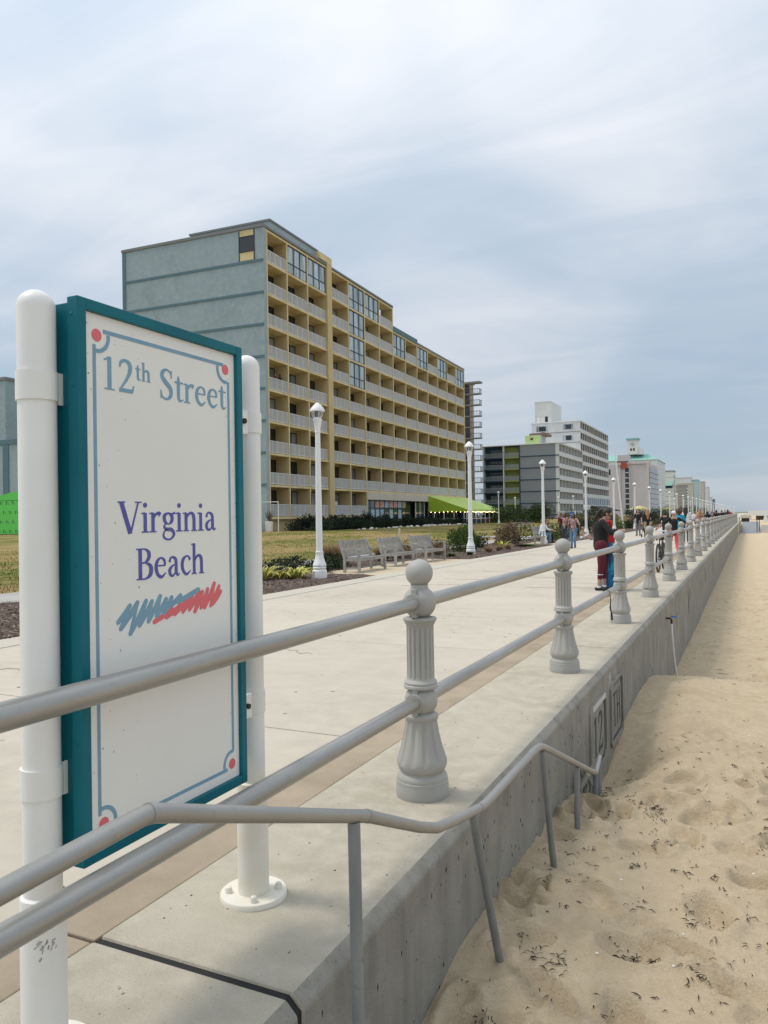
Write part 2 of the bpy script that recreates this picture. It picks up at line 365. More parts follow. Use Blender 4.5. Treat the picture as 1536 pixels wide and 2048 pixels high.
# ---- sea wall: 7 m pours, joints between, a chamfered edge, sunk street number beside the ramp
wall = thing('sea_wall', 'long grey concrete sea wall between the promenade and the sand', 'wall', (0, 0, 0))
J = [2.13 + 7.03 * i for i in range(-2, 16)]
def wall_sec(y0, y1, hole=None):
    b = MB(); ch = 0.045
    P = [(WX0, -0.5), (WX0, 0.0), (WX1 - ch, 0.0), (WX1, -ch), (WX1, -2.4), (WX0, -2.4)]
    b.prism([(p[0], p[1]) for p in P], y0, y1, lambda x, z, y: (x, y, z))
    return b
for i in range(len(J) - 1):
    a, b = J[i] + .018, J[i + 1] - .018
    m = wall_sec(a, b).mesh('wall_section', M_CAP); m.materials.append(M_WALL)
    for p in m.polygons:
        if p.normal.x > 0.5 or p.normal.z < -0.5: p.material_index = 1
    s = obj('wall_section', m, wall, bevel=0.012 if i < 8 else 0)
    if a < 7 < b:      # recesses for the street number
        SEC = s
    wj = 0.016 if i == 2 else 0.012
    MB().prism([(WX0 + .01, -.5), (WX0 + .01, -.012), (WX1 - .06, -.012), (WX1 - .014, -.055), (WX1 - .014, -2.3), (WX0 + .01, -2.3)], J[i] - .0182, J[i] + .0182, lambda x, z, y: (x, y, z)).out('joint_filler', M_BLACK, wall)
MB().prism([(WX0, -0.5), (WX0, 0.0), (WX1, 0.0), (WX1, -2.4), (WX0, -2.4)], J[-1] + .02, 900, lambda x, z, y: (x, y, z)).out('far_wall_section', M_CAP, wall)
# ---- serif lettering drawn as strokes (points: x, y, width)
def crom(P, k=7):
    P = [np.array(p, float) for p in P]; Q = [P[0] * 2 - P[1]] + P + [P[-1] * 2 - P[-2]]; o = []
    for i in range(1, len(Q) - 2):
        for t in np.linspace(0, 1, k, endpoint=False):
            a, b, c, d = Q[i - 1:i + 3]
            o.append(0.5 * (2 * b + (c - a) * t + (2 * a - 5 * b + 4 * c - d) * t * t + (3 * b - a - 3 * c + d) * t ** 3))
    o.append(P[-1]); return o
FOOT = lambda x, w=.1: ('l', [(x - w, .012, .026), (x + w, .012, .026)])
def ARCH(x0=.13, x1=.365): return [('c', [(x0, .31, .025), (x0 + .06, .4, .045), (x0 + .15, .425, .06), (x1 - .02, .37, .085), (x1, .27, .085), (x1, .15, .085), (x1, 0, .085)]), FOOT(x1, .09)]
STEM = lambda x, h, w=.085: ('l', [(x, h, w), (x, 0, w)])
GL = {
 '1': (.42, [STEM(.21, .66, .09), FOOT(.21, .13), ('l', [(.07, .585, .025), (.22, .652, .04)])]),
 '2': (.47, [('c', [(.05, .5, .03), (.09, .61, .06), (.2, .655, .06), (.32, .6, .09), (.335, .47, .09), (.25, .29, .06), (.05, .035, .03)]), ('l', [(.035, .036, .072), (.4, .036, .072)]), ('l', [(.39, .03, .05), (.435, .16, .02)])]),
 't': (.30, [('c', [(.13, .57, .03), (.13, .45, .085), (.13, .2, .085), (.135, .09, .08), (.18, .02, .055), (.29, .055, .02)]), ('l', [(.01, .425, .034), (.28, .425, .034)])]),
 'h': (.48, [STEM(.1, .71), FOOT(.1, .09), ('l', [(.005, .69, .024), (.1, .7, .03)])] + ARCH()),
 'S': (.47, [('c', [(.385, .50, .022), (.36, .6, .04), (.23, .66, .045), (.11, .59, .085), (.105, .48, .095), (.22, .365, .105), (.355, .25, .1), (.36, .1, .085), (.24, .012, .045), (.1, .05, .04), (.055, .19, .022)]), ('l', [(.385, .48, .02), (.385, .655, .028)]), ('l', [(.055, .02, .028), (.055, .2, .02)])]),
 'r': (.35, [STEM(.1, .43), FOOT(.1, .1), ('l', [(.0, .415, .026), (.1, .43, .03)]), ('c', [(.13, .31, .025), (.19, .4, .045), (.27, .42, .075), (.32, .385, .085)])]),
 'e': (.42, [('l', [(.07, .265, .03), (.365, .265, .03)]), ('c', [(.355, .26, .05), (.335, .375, .06), (.22, .435, .035), (.105, .36, .075), (.07, .22, .09), (.12, .08, .075), (.24, .015, .06), (.385, .1, .018)])]),
 'V': (.62, [('l', [(.075, .665, .10), (.315, -.01, .10)]), ('l', [(.325, -.01, .04), (.545, .665, .036)]), ('l', [(-.02, .66, .024), (.185, .66, .024)]), ('l', [(.45, .66, .024), (.635, .66, .024)])]),
 'i': (.22, [STEM(.105, .43), FOOT(.105, .1), ('l', [(.0, .415, .026), (.1, .43, .03)]), ('d', (.105, .60, .055))]),
 'g': (.43, [('c', [(.2, .43, .03), (.095, .375, .08), (.08, .30, .085), (.11, .225, .075), (.2, .175, .03), (.295, .225, .075), (.325, .30, .085), (.3, .375, .08), (.2, .43, .03)]), ('c', [(.12, .19, .03), (.075, .115, .05), (.15, .06, .07), (.30, .045, .08), (.375, -.05, .07), (.3, -.15, .045), (.18, -.175, .04), (.055, -.11, .05), (.075, .0, .035), (.16, .06, .03)]), ('l', [(.29, .4, .03), (.42, .43, .05)])]),
 'n': (.48, [STEM(.1, .43), FOOT(.1, .09), ('l', [(.0, .415, .026), (.1, .43, .03)])] + ARCH()),
 'a': (.42, [('c', [(.075, .325, .07), (.11, .41, .045), (.2, .43, .05), (.28, .37, .08), (.295, .25, .085), (.295, .1, .085), (.345, .02, .05), (.415, .05, .018)]), ('c', [(.29, .265, .025), (.17, .235, .04), (.08, .15, .08), (.095, .05, .07), (.18, .015, .045), (.29, .1, .03)])]),
 'B': (.52, [STEM(.115, .665, .095), ('c', [(.1, .65, .03), (.27, .645, .035), (.38, .56, .09), (.365, .44, .085), (.25, .36, .03), (.12, .355, .03)]), ('c', [(.12, .355, .03), (.29, .35, .035), (.435, .26, .095), (.42, .1, .095), (.28, .015, .035), (.1, .013, .03)]), ('l', [(.0, .652, .025), (.16, .652, .025)]), ('l', [(.0, .012, .025), (.16, .012, .025)])]),
 'c': (.38, [('c', [(.34, .335, .075), (.3, .41, .045), (.22, .432, .035), (.105, .36, .08), (.07, .22, .09), (.12, .08, .075), (.23, .015, .055), (.365, .1, .018)])]),
 'T': (.52, [STEM(.26, .66, .095), FOOT(.26, .12), ('l', [(.02, .64, .04), (.5, .64, .04)])]),
 'H': (.62, [STEM(.12, .66, .095), STEM(.5, .66, .095), ('l', [(.1, .34, .04), (.52, .34, .04)])]),
}
PEN = 1.12
def stroke(mb, st, f, lv):
    """one pen stroke as a thin raised solid; lv lifts it a hair so crossing strokes never share a plane"""
    kind, P = st
    if kind == 'd':
        x, y, r = P; poly = [(x + r * math.cos(a), y + r * math.sin(a)) for a in np.linspace(0, 2 * math.pi, 14, endpoint=False)]
        mb.prism(poly, -.3, lv, f); return
    pts = crom(P) if kind == 'c' else [np.array(p, float) for p in P]
    Lf, Rt = [], []
    for i, p in enumerate(pts):
        d = pts[min(i + 1, len(pts) - 1)][:2] - pts[max(i - 1, 0)][:2]; d = d / (np.linalg.norm(d) + 1e-9); n = np.array([-d[1], d[0]]) * p[2] * PEN / 2
        Lf.append(p[:2] + n); Rt.append(p[:2] - n)
    k = len(pts); vs = [f(q[0], q[1], z) for z in (-.3, lv) for q in Lf + Rt]
    fs = []
    for i in range(k - 1):
        fs += [(2 * k + i, 3 * k + i, 3 * k + i + 1, 2 * k + i + 1), (i, 2 * k + i, 2 * k + i + 1, i + 1), (k + i, k + i + 1, 3 * k + i + 1, 3 * k + i)]
    fs += [(0, k, 3 * k, 2 * k), (k - 1, 3 * k - 1, 4 * k - 1, 2 * k - 1)]
    mb.add(vs, fs)
def textline(txt, y0, y1, zb0, zb1, cap, m, parent, X, sup=''):
    """letters along +Y on the plane x=X, from y0 to y1, base line from zb0 to zb1"""
    adv = 0
    for ch in txt: adv += .24 if ch == ' ' else GL[ch.strip()][0] * (0.56 if ch in sup else 1) + .012
    s = (y1 - y0) / adv; v = cap / .66; x = 0; n = 0
    for i, ch in enumerate(txt):
        if ch == ' ': x += .24; continue
        sc = 0.56 if (ch in sup and i < 5) else 1.0
        up = .30 if sc < 1 else 0
        b = MB()
        for j, st in enumerate(GL[ch][1]):
            f = lambda px, py, pz, x=x, sc=sc, up=up: (X + pz * 0.0012, y0 + (x + px * sc) * s, zb0 + (zb1 - zb0) * (x + px * sc) / adv + (py * sc + up) * v)
            stroke(b, st, f, 0.5 + 0.16 * j)
        b.out('letter', m, parent); x += GL[ch][0] * sc + .012

# ---- sunk plate with the street number cast into the wall
M_RECSHADE = mat('painted recess shade', (0.065, 0.065, 0.06), 0.95, var=(6, (0.10, 0.10, 0.09), 0.4, 0.7), bump=(60, 0.5, 0.006))  # near-black colour stands in for shade in the grooves and cast letters
M_LIME = mat('pale lime stain', (0.60, 0.60, 0.57), 0.9, var=(20, (0.42, 0.42, 0.40), 0.4, 0.7))
def frame_yz(mb, y0, y1, z0, z1, w, xa, xb, cham=0.06):
    def ring(d): return [(y0 + d + cham, z0 + d), (y1 - d - cham, z0 + d), (y1 - d, z0 + d + cham), (y1 - d, z1 - d - cham), (y1 - d - cham, z1 - d), (y0 + d + cham, z1 - d), (y0 + d, z1 - d - cham), (y0 + d, z0 + d + cham)]
    o, i = ring(0), ring(w); n = 8
    vs = [(xa, *p) for p in o] + [(xa, *p) for p in i] + [(xb, *p) for p in o] + [(xb, *p) for p in i]
    fs = []
    for k in range(n):
        l = (k + 1) % n
        fs += [(2 * n + k, 2 * n + l, 3 * n + l, 3 * n + k), (k, 2 * n + k, 3 * n + k, n + k) if False else (k, l, 2 * n + l, 2 * n + k), (n + l, n + k, 3 * n + k, 3 * n + l)]
    mb.add(vs, fs)
for (y0, y1, z0, z1, word) in ((7.06, 7.82, -.83, -.24, '12'), (8.19, 8.92, -.83, -.24, 'TH')):
    pl = obj('number_plate', MB().box(WX1 - .05, WX1 + .004, y0 + .012, y1 - .012, z0 + .01, z1 - .01).mesh('number_plate', M_WALL), wall)
    f = MB(); frame_yz(f, y0, y1, z0, z1, .035, WX1 - .03, WX1 + .006); f.out('groove_shade', M_RECSHADE, pl)
    f = MB(); frame_yz(f, y0 - .05, y1 + .05, z0 - .045, z1 + .045, .045, WX1 - .03, WX1 + .022); f.out('plate_rim', M_WALL, pl)
    textline(word, y0 + .14, y1 - .10, z0 + .12, z0 + .12, .36, M_RECSHADE, pl, WX1 + .006)
MB().box(WX1, WX1 + .0245, 7.12, 7.78, -.256, -.205).out('lime_stain', M_LIME, wall)
MB().prism([(8.15, -.12), (8.19, -.09), (8.21, -.3), (8.18, -.36), (8.155, -.3)], WX1, WX1 + .003, lambda a, b, c: (c, a, b)).out('lime_streak', M_LIME, wall)
# bug holes left by the pour: small dark pits set flush in the wall face
b = MB()
for _ in range(260):
    yy = random.uniform(1.2, 6.9) if random.random() < .75 else random.uniform(9, 22); zz_ = random.uniform(-1.0, -.06); h = random.uniform(.004, .014); w = h * random.uniform(.3, .8)
    b.prism([(yy - w, zz_), (yy, zz_ - h * 1.3), (yy + w, zz_ - h * .2), (yy + w * .4, zz_ + h)], WX1 - .006, WX1 + .0012, lambda p, q, r: (r, p, q))
b.out('bug_hole', M_BLACK, wall, kind='stuff')
b = MB(); rn = random.Random(8)
for _ in range(170):
    x = rn.uniform(-2.2, -1.4); y = rn.uniform(.9, 7); r = rn.uniform(.0015, .006); b.prism([(x + r * math.cos(a) * rn.uniform(.6, 1.2), y + r * 1.4 * math.sin(a)) for a in np.linspace(0, 5.3, 6)], -.002, .0015)
b.out('grit', mat('grit', (.30, .27, .21), .9, island=.9), wall, kind='stuff')
# weathered cracks and rust weeps low on the far wall
for yy, l in ((19.4, .6), (19.9, .35), (27, .5), (33, .7), (41, .6), (52, .6)):
    MB().tube([(WX1 + .001, yy + .02 * math.sin(t * 9), -.25 - t * l) for t in np.linspace(0, 1, 7)], [.003 + .006 * math.sin(math.pi * t) for t in np.linspace(0, 1, 7)], 6).out('hanging_cord' if yy < 19.8 else 'wall_crack', M_BLACK, wall)

# ================================================================== RAILING
M_POST = mat('post grey', (0.405, 0.395, 0.362), 0.55, var=(2.2, (0.33, 0.323, 0.297), 0.35, 0.7), wear=(30, (0.28, 0.27, 0.24), 0.62, 0.78), bump=(45, 0.2, 0.004), spec=0.35, objvar=0.05)
M_RAIL = mat('galvanised rail', (0.43, 0.42, 0.395), 0.38, metal=0.55, var=(2.0, (0.31, 0.30, 0.28), 0.35, 0.7), stretch=(6, 0.7, 6), wear=(34, (0.24, 0.232, 0.21), 0.60, 0.74), bump=(70, 0.10, 0.003), spec=0.5)
M_PIPE = mat('galvanised pipe', (0.37, 0.36, 0.335), 0.42, metal=0.45, var=(5, (0.33, 0.325, 0.305), 0.35, 0.7), wear=(22, (0.20, 0.19, 0.165), 0.60, 0.76), bump=(60, 0.15, 0.003), spec=0.5)
M_PIPEPOST = mat('weathered pipe', (0.20, 0.215, 0.215), 0.6, metal=0.1, var=(7, (0.26, 0.27, 0.265), 0.4, 0.7), stretch=(3, 3, .6), wear=(30, (0.12, 0.125, 0.125), 0.6, 0.75), bump=(60, 0.2, 0.003))
RX = -1.676; RY0, RS = 3.98, 3.670
railing = thing('railing', 'grey boardwalk railing with ball topped fluted posts and two pipe rails', 'railing', (RX, 0, 0))
def sph(zc, r, z0, z1, k): return [(z, math.sqrt(max(1e-9, r * r - (z - zc) ** 2))) for z in np.linspace(z0, z1, k)]
def post_parts(n):
    fl = n >= 48
    P = [(0, .146), (.03, .148), (.034, .1465), (.058, .1475), (.062, .1455), (.088, .145), (.094, .141), (.105, .142), (.122, .134), (.132, .121), (.138, .119)]
    base = MB().lathe(P, n)
    low = [(.138, .119), (.146, .127), (.162, .135), (.18, .1395), (.20, .139), (.225, .131), (.255, .121), (.30, .1085), (.35, .098), (.395, .0905), (.418, .087), (.424, .092), (.434, .096), (.446, .095), (.452, .087), (.460, .066)]
    c1 = [(.59, .066), (.594, .09), (.602, .096), (.612, .095), (.618, .090), (.628, .0925), (.636, .088), (.642, .080), (.648, .0775), (.66, .0775), (.78, .077), (.90, .0765), (.942, .0765), (.950, .080), (.956, .085), (.964, .0855), (.968, .091), (.978, .095), (.986, .092), (.990, .075)]
    shaft = MB().lathe(low, n, flutes=((.19, .405, 12, .009),) if fl else ())
    shaft.lathe(c1, n, flutes=((.655, .91, 16, .008),) if fl else ())
    s1 = MB().lathe([(.44, .05)] + sph(.525, .0925, .452, .60, 12) + [(.602, .05)], n)
    s2 = MB().lathe([(.97, .05)] + sph(1.070, .0925, .99, 1.147, 12) + [(1.153, .05), (1.158, .049), (1.168, .047), (1.172, .05)], n)
    ball = MB().lathe([(1.160, .03)] + sph(1.235, .077, 1.166, 1.3115, 16) + [(1.312, 0)], n)
    for mb, zc in ((s1, .525), (s2, 1.070)):      # split clamp collars with lugs where the rail passes
        for sgn in (-1, 1):
            mb.tube([(0, sgn * .055, zc), (0, sgn * .094, zc)], .053, max(12, n // 2))
            mb.tube([(0, sgn * .094, zc), (0, sgn * .100, zc)], .046, max(12, n // 2))
            if fl:
                for tz in (-1, 1): mb.cbox((.0, sgn * .062, zc + tz * .062), (.014, .026, .016))
    return [('post_base', base), ('post_shaft', shaft), ('rail_clamp', s1), ('rail_clamp', s2), ('ball_finial', ball)]
LOD = {n: [(nm, mb.mesh(nm, M_POST, 32)) for nm, mb in post_parts(n)] for n in (64, 20, 10)}
def rail_mesh(z, n): return MB().tube([(0, 0.0, 0), (0, RS, 0)], .0375, n).mesh('rail', M_RAIL, 60)
RMESH = {24: rail_mesh(0, 24), 10: rail_mesh(0, 10)}
for i in range(-1, 34):
    yy = RY0 + RS * i
    n = 64 if i < 5 else (20 if i < 12 else 10); L_ = LOD[n]
    p = obj('railing_post', L_[1][1], railing, (0, yy, 0))
    for nm, me in (L_[0], L_[2], L_[3], L_[4]): obj(nm, me, p)
    rm = RMESH[24 if i < 6 else 10]
    obj('top_rail', rm, railing, (0, yy, 1.070)); obj('lower_rail', rm, railing, (0, yy, .525))

# ---- handrail of the sand ramp: one bent pipe on leaning legs
hr = thing('ramp_handrail', 'low bent galvanised handrail beside the sand ramp, its legs leaning', 'handrail', (-1.12, 0, 0))
HP = [(0, -1.2, .90), (0, .62, .938), (0, 1.195, .952), (0, 1.22, .950), (0, 1.245, .942), (0, 2.06, .645), (0, 2.20, .595), (0, 2.62, .405), (0, 2.80, .335), (0, 3.00, .292), (0, 3.32, .232), (0, 3.42, .222), (0, 4.30, .218), (0, 4.42, .205), (0, 4.52, .175), (0, 6.0, -.42), (0, 6.16, -.475), (-.01, 6.24, -.478), (-.03, 6.50, -.455)]
MB().tube(HP, .0205, 18).out('pipe_rail', M_PIPE, hr, sharp=70)
for a, b in (((0, 2.11, .61), (.02, 2.10, -1.0)), ((0, 3.22, .24), (0, 3.72, -.9)), ((0, 4.47, .17), (-.01, 4.86, -.95)), ((0, 5.45, -.22), (0, 5.42, -1.0)), ((-.01, 6.20, -.48), (-.02, 6.24, -1.1)), ((-.03, 6.47, -.46), (-.02, 6.42, -1.1))):
    MB().tube([a, b], .0200, 14).out('leg', M_PIPEPOST, hr)
for c in ((0, 1.22, .952), (0, 2.25, .575), (0, 3.30, .236)):
    i = min(range(len(HP)), key=lambda k: (Vector(HP[k]) - Vector(c)).length)
    d = (Vector(HP[i + 1]) - Vector(HP[i - 1])).normalized(); MB().tube([Vector(HP[i]) - d * .007, Vector(HP[i]) + d * .007], .0222, 18).out('weld', M_PIPE, hr)

# ================================================================== STREET SIGN
M_WHITE = mat('white paint', (0.84, 0.83, 0.79), 0.35, var=(3, (0.78, 0.77, 0.72), 0.4, 0.75), wear=(34, (0.60, 0.57, 0.50), 0.66, 0.80), spec=0.5, bump=(25, 0.03, 0.004))
M_YWHITE = mat('yellowed white paint', (0.76, 0.71, 0.60), 0.45, var=(8, (0.80, 0.77, 0.70), 0.4, 0.7), wear=(40, (0.50, 0.44, 0.32), 0.66, 0.80))
M_TEAL = mat('teal paint', (0.0, 0.145, 0.185), 0.42, var=(4, (0.0, 0.12, 0.155), 0.4, 0.7), spec=0.28)
M_FACE = mat('sign face', (0.83, 0.82, 0.775), 0.5, var=(1.3, (0.79, 0.78, 0.735), 0.4, 0.7), wear=(28, (0.54, 0.53, 0.50), 0.68, 0.84), spec=0.4)
M_BLUE = mat('sign blue', (0.20, 0.36, 0.475), 0.5, var=(14, (0.175, 0.325, 0.435), 0.4, 0.7)); M_PURP = mat('sign violet', (0.085, 0.085, 0.36), 0.5, var=(14, (0.10, 0.11, 0.37), 0.4, 0.7)); M_RED = mat('sign coral', (0.74, 0.15, 0.165), 0.5)
M_RUST = mat('rusty bolt', (0.07, 0.035, 0.02), 0.8, metal=0.3, bump=(200, 0.5, 0.004)); M_RUSTW = mat('rust weep', (0.42, 0.25, 0.10), 0.8, var=(60, (0.62, 0.52, 0.38), 0.4, 0.7))
sg = thing('street_sign', 'tall white street name sign in a teal frame between two white posts', 'sign', (-1.87, 2.1, 0))
PY = (-.505, .535)
for q, py in enumerate(PY):
    po = obj('sign_post', MB().lathe([(.46, .0535), (2.175, .0535)] + [(2.175 + .0535 * math.sin(a) * .98, .0535 * math.cos(a)) for a in np.linspace(.15, math.pi / 2 - .02, 8)] + [(2.2278, 0)], 40, (0, py, 0)).mesh('sign_post', M_WHITE, 50), sg)
    MB().lathe([(.012, .0635), (.462, .0635), (.472, .062), (.478, .055)], 40, (0, py, 0)).out('sleeve', M_YWHITE if q else M_WHITE, po)
    MB().lathe([(.0, .136), (.018, .136), (.022, .133), (.022, .063)], 48, (0, py, 0)).out('flange', M_YWHITE, po)
    bm_ = MB()
    for a in (35, 125, 215, 305):
        cxx, cyy = .101 * math.cos(R(a)), py + .101 * math.sin(R(a)); bm_.lathe([(.02, .0155), (.034, .0155), (.044, .011), (.049, .0)], 8, (cxx, cyy, 0))
    bm_.out('bolt', M_YWHITE, po)
    for z0, z1 in ((1.903, 1.987), (.757, .842)):
        MB().lathe([(z0, .054), (z0, .0585), (z1, .0585), (z1, .054)], 40, (0, py, 0)).out('band', M_WHITE, po)
        s = 1 if q == 0 else -1
        MB().box(.028, .036, py + s * .045, py + s * .098, z0 - .008, z1 + .002).out('bracket', M_WHITE, po)
        MB().lathe([(0, .011), (.008, .011), (.013, .005), (.013, 0)], 6).mesh
        bo = MB().tube([(.035, py + s * .078, (z0 + z1) / 2), (.048, py + s * .078, (z0 + z1) / 2)], .011, 8).out('bracket_bolt', M_RUST, po)
        if q == 0 and z0 > 1: MB().box(.0362, .0372, py + .073, py + .097, z0 - .004, (z0 + z1) / 2 - .008).out('rust_stain', M_RUSTW, po)
sc_ = MB(); rn = random.Random(12)
for i in range(16):
    a = R(-42 + rn.gauss(0, 13)); z = .34 + rn.gauss(0, .022); da = R(rn.uniform(1.5, 8)); dz = rn.uniform(.002, .008); rr_ = .0637 + .0001 * i
    sc_.add([(rr_ * math.cos(a - da), PY[0] + rr_ * math.sin(a - da), z - dz * .3), (rr_ * math.cos(a), PY[0] + rr_ * math.sin(a), z - dz + .004), (rr_ * math.cos(a + da), PY[0] + rr_ * math.sin(a + da), z + dz * .2 + .006), (rr_ * math.cos(a), PY[0] + rr_ * math.sin(a), z + dz + .004)], [(0, 1, 2, 3)])
sc_.out('scuff_mark', mat('grey scuff', (.20, .20, .19), .8, var=(60, (.5, .5, .48), .4, .6)), sg, kind='stuff')
SY0, SY1, SZ0, SZ1 = 1.645 - 2.1, 2.452 - 2.1, .541, 2.212
bx = obj('sign_box', MB().box(-.105, .068, SY0 + .012, SY1 - .012, SZ0 + .012, SZ1 - .012).mesh('sign_box', M_TEAL), sg, bevel=.003)
fr = MB(); w = .034
fr.box(.0682, .110, SY0, SY0 + w, SZ0, SZ1).box(.0682, .110, SY1 - w, SY1, SZ0, SZ1).box(.0682, .1096, SY0 + w, SY1 - w, SZ0, SZ0 + w).box(.0682, .1096, SY0 + w, SY1 - w, SZ1 - w, SZ1)
fr = fr.out('frame', M_TEAL, sg, bevel=.0025)
rv = MB()
for z in (1.95, 1.42, 1.05, .9, 2.16): rv.ell((.09 if z != 2.16 else .085, SY0 - .0005, z), (.005, .0025, .005), 8, 6)
rv.out('rivet', M_TEAL, fr)
face = obj('sign_face', MB().box(.0685, .096, SY0 + w + .001, SY1 - w - .001, SZ0 + w + .001, SZ1 - w - .001).mesh('sign_face', M_FACE), sg)
db = MB(); rn = random.Random(17)
for i in range(150):
    side = rn.random(); y = SY0 + w + (rn.random() ** 2.2) * .25 if side < .7 else SY1 - w - (rn.random() ** 2) * .06; z = rn.uniform(SZ0 + .05, SZ1 - .05); r = rn.uniform(.0006, .0026)
    db.prism([(y + r * math.cos(a), z + r * rn.uniform(.7, 2.2) * math.sin(a)) for a in np.linspace(0, 5.2, 6)], .0955, .0963, lambda p, q, r_: (r_, p, q))
db.out('dirt_speck', mat('dirt speck', (.42, .41, .38), .9, island=.6), face, kind='stuff')
XF = .0966; k = 1.0126
T = lambda y: y * k - 2.1
Tz = lambda z: 1.55 + (z - 1.55) * k
textline('12th Street', T(1.726), T(2.298), Tz(1.950), Tz(1.957), .101, M_BLUE, face, XF, sup='th')
textline('Virginia', T(1.788), T(2.268), Tz(1.512), Tz(1.512), .098, M_PURP, face, XF)
textline('Beach', T(1.862), T(2.200), Tz(1.362), Tz(1.362), .100, M_PURP, face, XF)
bl = MB(); ly0, ly1, lz0, lz1 = T(1.699), T(2.350), Tz(.628), Tz(2.122); rr = .047; hw = .0055
FY = lambda y, z, d: (XF + d * .0012, y, z)
corners = [(T(1.709), Tz(2.106)), (T(2.333), Tz(2.106)), (T(2.343), Tz(.643)), (T(1.714), Tz(.650))]
st = lambda P, lv, c='l': stroke(bl, (c, P), FY, lv)
st([(ly0 + .036, lz1, .011), (ly1 - .030, lz1, .011)], .5); st([(ly0 + .036, lz0, .011), (ly1 - .036, lz0, .011)], .5)
st([(ly0, lz0 + .05, .011), (ly0, lz1 - .045, .011)], .5); st([(ly1, lz0 + .06, .011), (ly1, lz1 - .06, .011)], .5)
for (cy, cz), a0, a1 in zip(corners, (-100, 170, 80, -10), (10, 280, 190, 100)):
    st([(cy + rr * math.cos(R(a)), cz + rr * math.sin(R(a)), .011) for a in np.linspace(a0, a1, 16)], .8)
bl.out('border_line', M_BLUE, face)
for cy, cz in corners: 
    d = MB(); stroke(d, ('d', (cy, cz, .0195)), FY, .6); d.out('corner_dot', M_RED, face)
def scrib(name, m, L_, w):
    b = MB(); prev = None
    for i, (x1, y1, x2, y2) in enumerate(L_):
        q = []
        for (x, y) in ((x1, y1), (x2, y2)):
            fx = (x - 668) / (1250 - 668); yy = T(1.772) + fx * (T(2.292) - T(1.772))
            zz_ = Tz(1.302 + .012 * fx) - (y - 30 + (1 - fx) * 10) * (.105 / 240.0) * 1.0
            q.append((yy, zz_))
        P = [(*q[0], w), (q[0][0] * .5 + q[1][0] * .5 + .003, q[0][1] * .5 + q[1][1] * .5, w * 1.1), (*q[1], w)]
        stroke(b, ('c', P), FY, .5 + .05 * i)
        for e in q: stroke(b, ('d', (*e, w * .5)), FY, .47 + .05 * i + .02)
        if prev: stroke(b, ('l', [(*prev, w * .8), (*q[0], w * .8)]), FY, .44 + .05 * i)
        prev = q[1]
    b.out(name, m, face)
scrib('blue_scribble', M_BLUE, [(678, 165, 735, 62), (690, 215, 772, 50), (735, 265, 815, 50), (780, 220, 845, 62), (825, 205, 888, 35), (868, 180, 920, 65), (905, 170, 950, 60), (940, 130, 1000, 58), (985, 105, 1105, 38)], .0150)
scrib('red_scribble', M_RED, [(855, 220, 955, 155), (920, 205, 1000, 135), (965, 195, 1045, 95), (1012, 190, 1070, 80), (1050, 185, 1110, 55), (1082, 210, 1130, 65), (1120, 190, 1162, 50), (1142, 195, 1205, 12), (1180, 190, 1235, 45), (1192, 180, 1245, 90)], .0150)
# ================================================================== BUILDINGS
M_STUC = mat('blue grey stucco', (0.345, 0.415, 0.445), 0.9, var=(.35, (0.295, 0.36, 0.388), 0.4, 0.65), stretch=(1, 1, .6), var2=(2.2, (0.385, 0.465, 0.475), 0.42, 0.75), bump=(18, 0.2, 0.02))
M_TRIM = mat('slate blue trim', (0.105, 0.185, 0.215), 0.8, var=(2, (0.13, 0.21, 0.24), 0.4, 0.7))
M_YEL = mat('yellow stucco', (0.57, 0.45, 0.24), 0.9, var=(.6, (0.51, 0.40, 0.21), 0.4, 0.7), var2=(3, (0.63, 0.475, 0.225), 0.45, 0.75), bump=(20, 0.15, 0.02))
M_YELP = mat('pale yellow trim', (0.74, 0.605, 0.36), 0.9, var=(.8, (0.62, 0.47, 0.22), 0.4, 0.7))
M_YEL2 = mat('pilaster yellow', (0.63, 0.49, 0.25), 0.9, var=(.6, (0.56, 0.43, 0.21), .4, .7))
M_CREAM = mat('cream panel', (0.62, 0.56, 0.45), 0.85, var=(.8, (0.56, 0.50, 0.40), 0.4, 0.7))
M_COPE = mat('grey coping', (0.22, 0.225, 0.22), 0.8)
M_RAILW = mat('balcony rail', (0.66, 0.66, 0.65), 0.6)
M_GLASS = mat('dark glass', (0.018, 0.022, 0.025), 0.06, spec=0.8, objvar=0.5)
M_PALEG = mat('curtain and painted sky glass', (0.46, 0.55, 0.56), 0.08, spec=0.9, var=(1.4, (0.17, 0.235, 0.27), 0.42, 0.6), stretch=(1, 3, .15), objvar=0.3)  # pale tone: curtains, plus the sky's reflection put into the base colour
M_CURT = mat('curtain', (0.33, 0.345, 0.33), 0.9, var=(9, (0.22, 0.24, 0.24), 0.4, 0.6), stretch=(4, 4, .1), objvar=0.4)
M_FRAME = mat('black frame', (0.02, 0.026, 0.03), 0.5)
M_WCH = mat('white plastic', (0.75, 0.75, 0.73), 0.5)
HZ = -math.atan2(-.0346, .9994)
hotel = thing('hotel', 'nine storey yellow hotel with balconies and a blue grey end wall', 'hotel', (-38, 56.45, 0), HZ)
FZ = [1.76 + 2.815 * k for k in range(10)]
BW1, BW2, PIL = 3.87, 4.105, (11.61, 12.64)
BY = [0, 3.87, 7.74, 11.61] + [12.64 + BW2 * i for i in range(12)]
BAYS = [(BY[i], BY[i + 1]) for i in range(3)] + [(12.64 + BW2 * i, 12.64 + BW2 * (i + 1)) for i in range(11)]
YT, YE = BAYS[6][1], BAYS[13][1]     # end of the top storey, end of the hotel
DEP = -1.45
H = lambda b, n, m, **k: b.out(n, m, hotel, **k)
H(MB().box(-15.6, DEP - .25, .3, YE - .2, .2, FZ[8]), 'core', M_STUC)
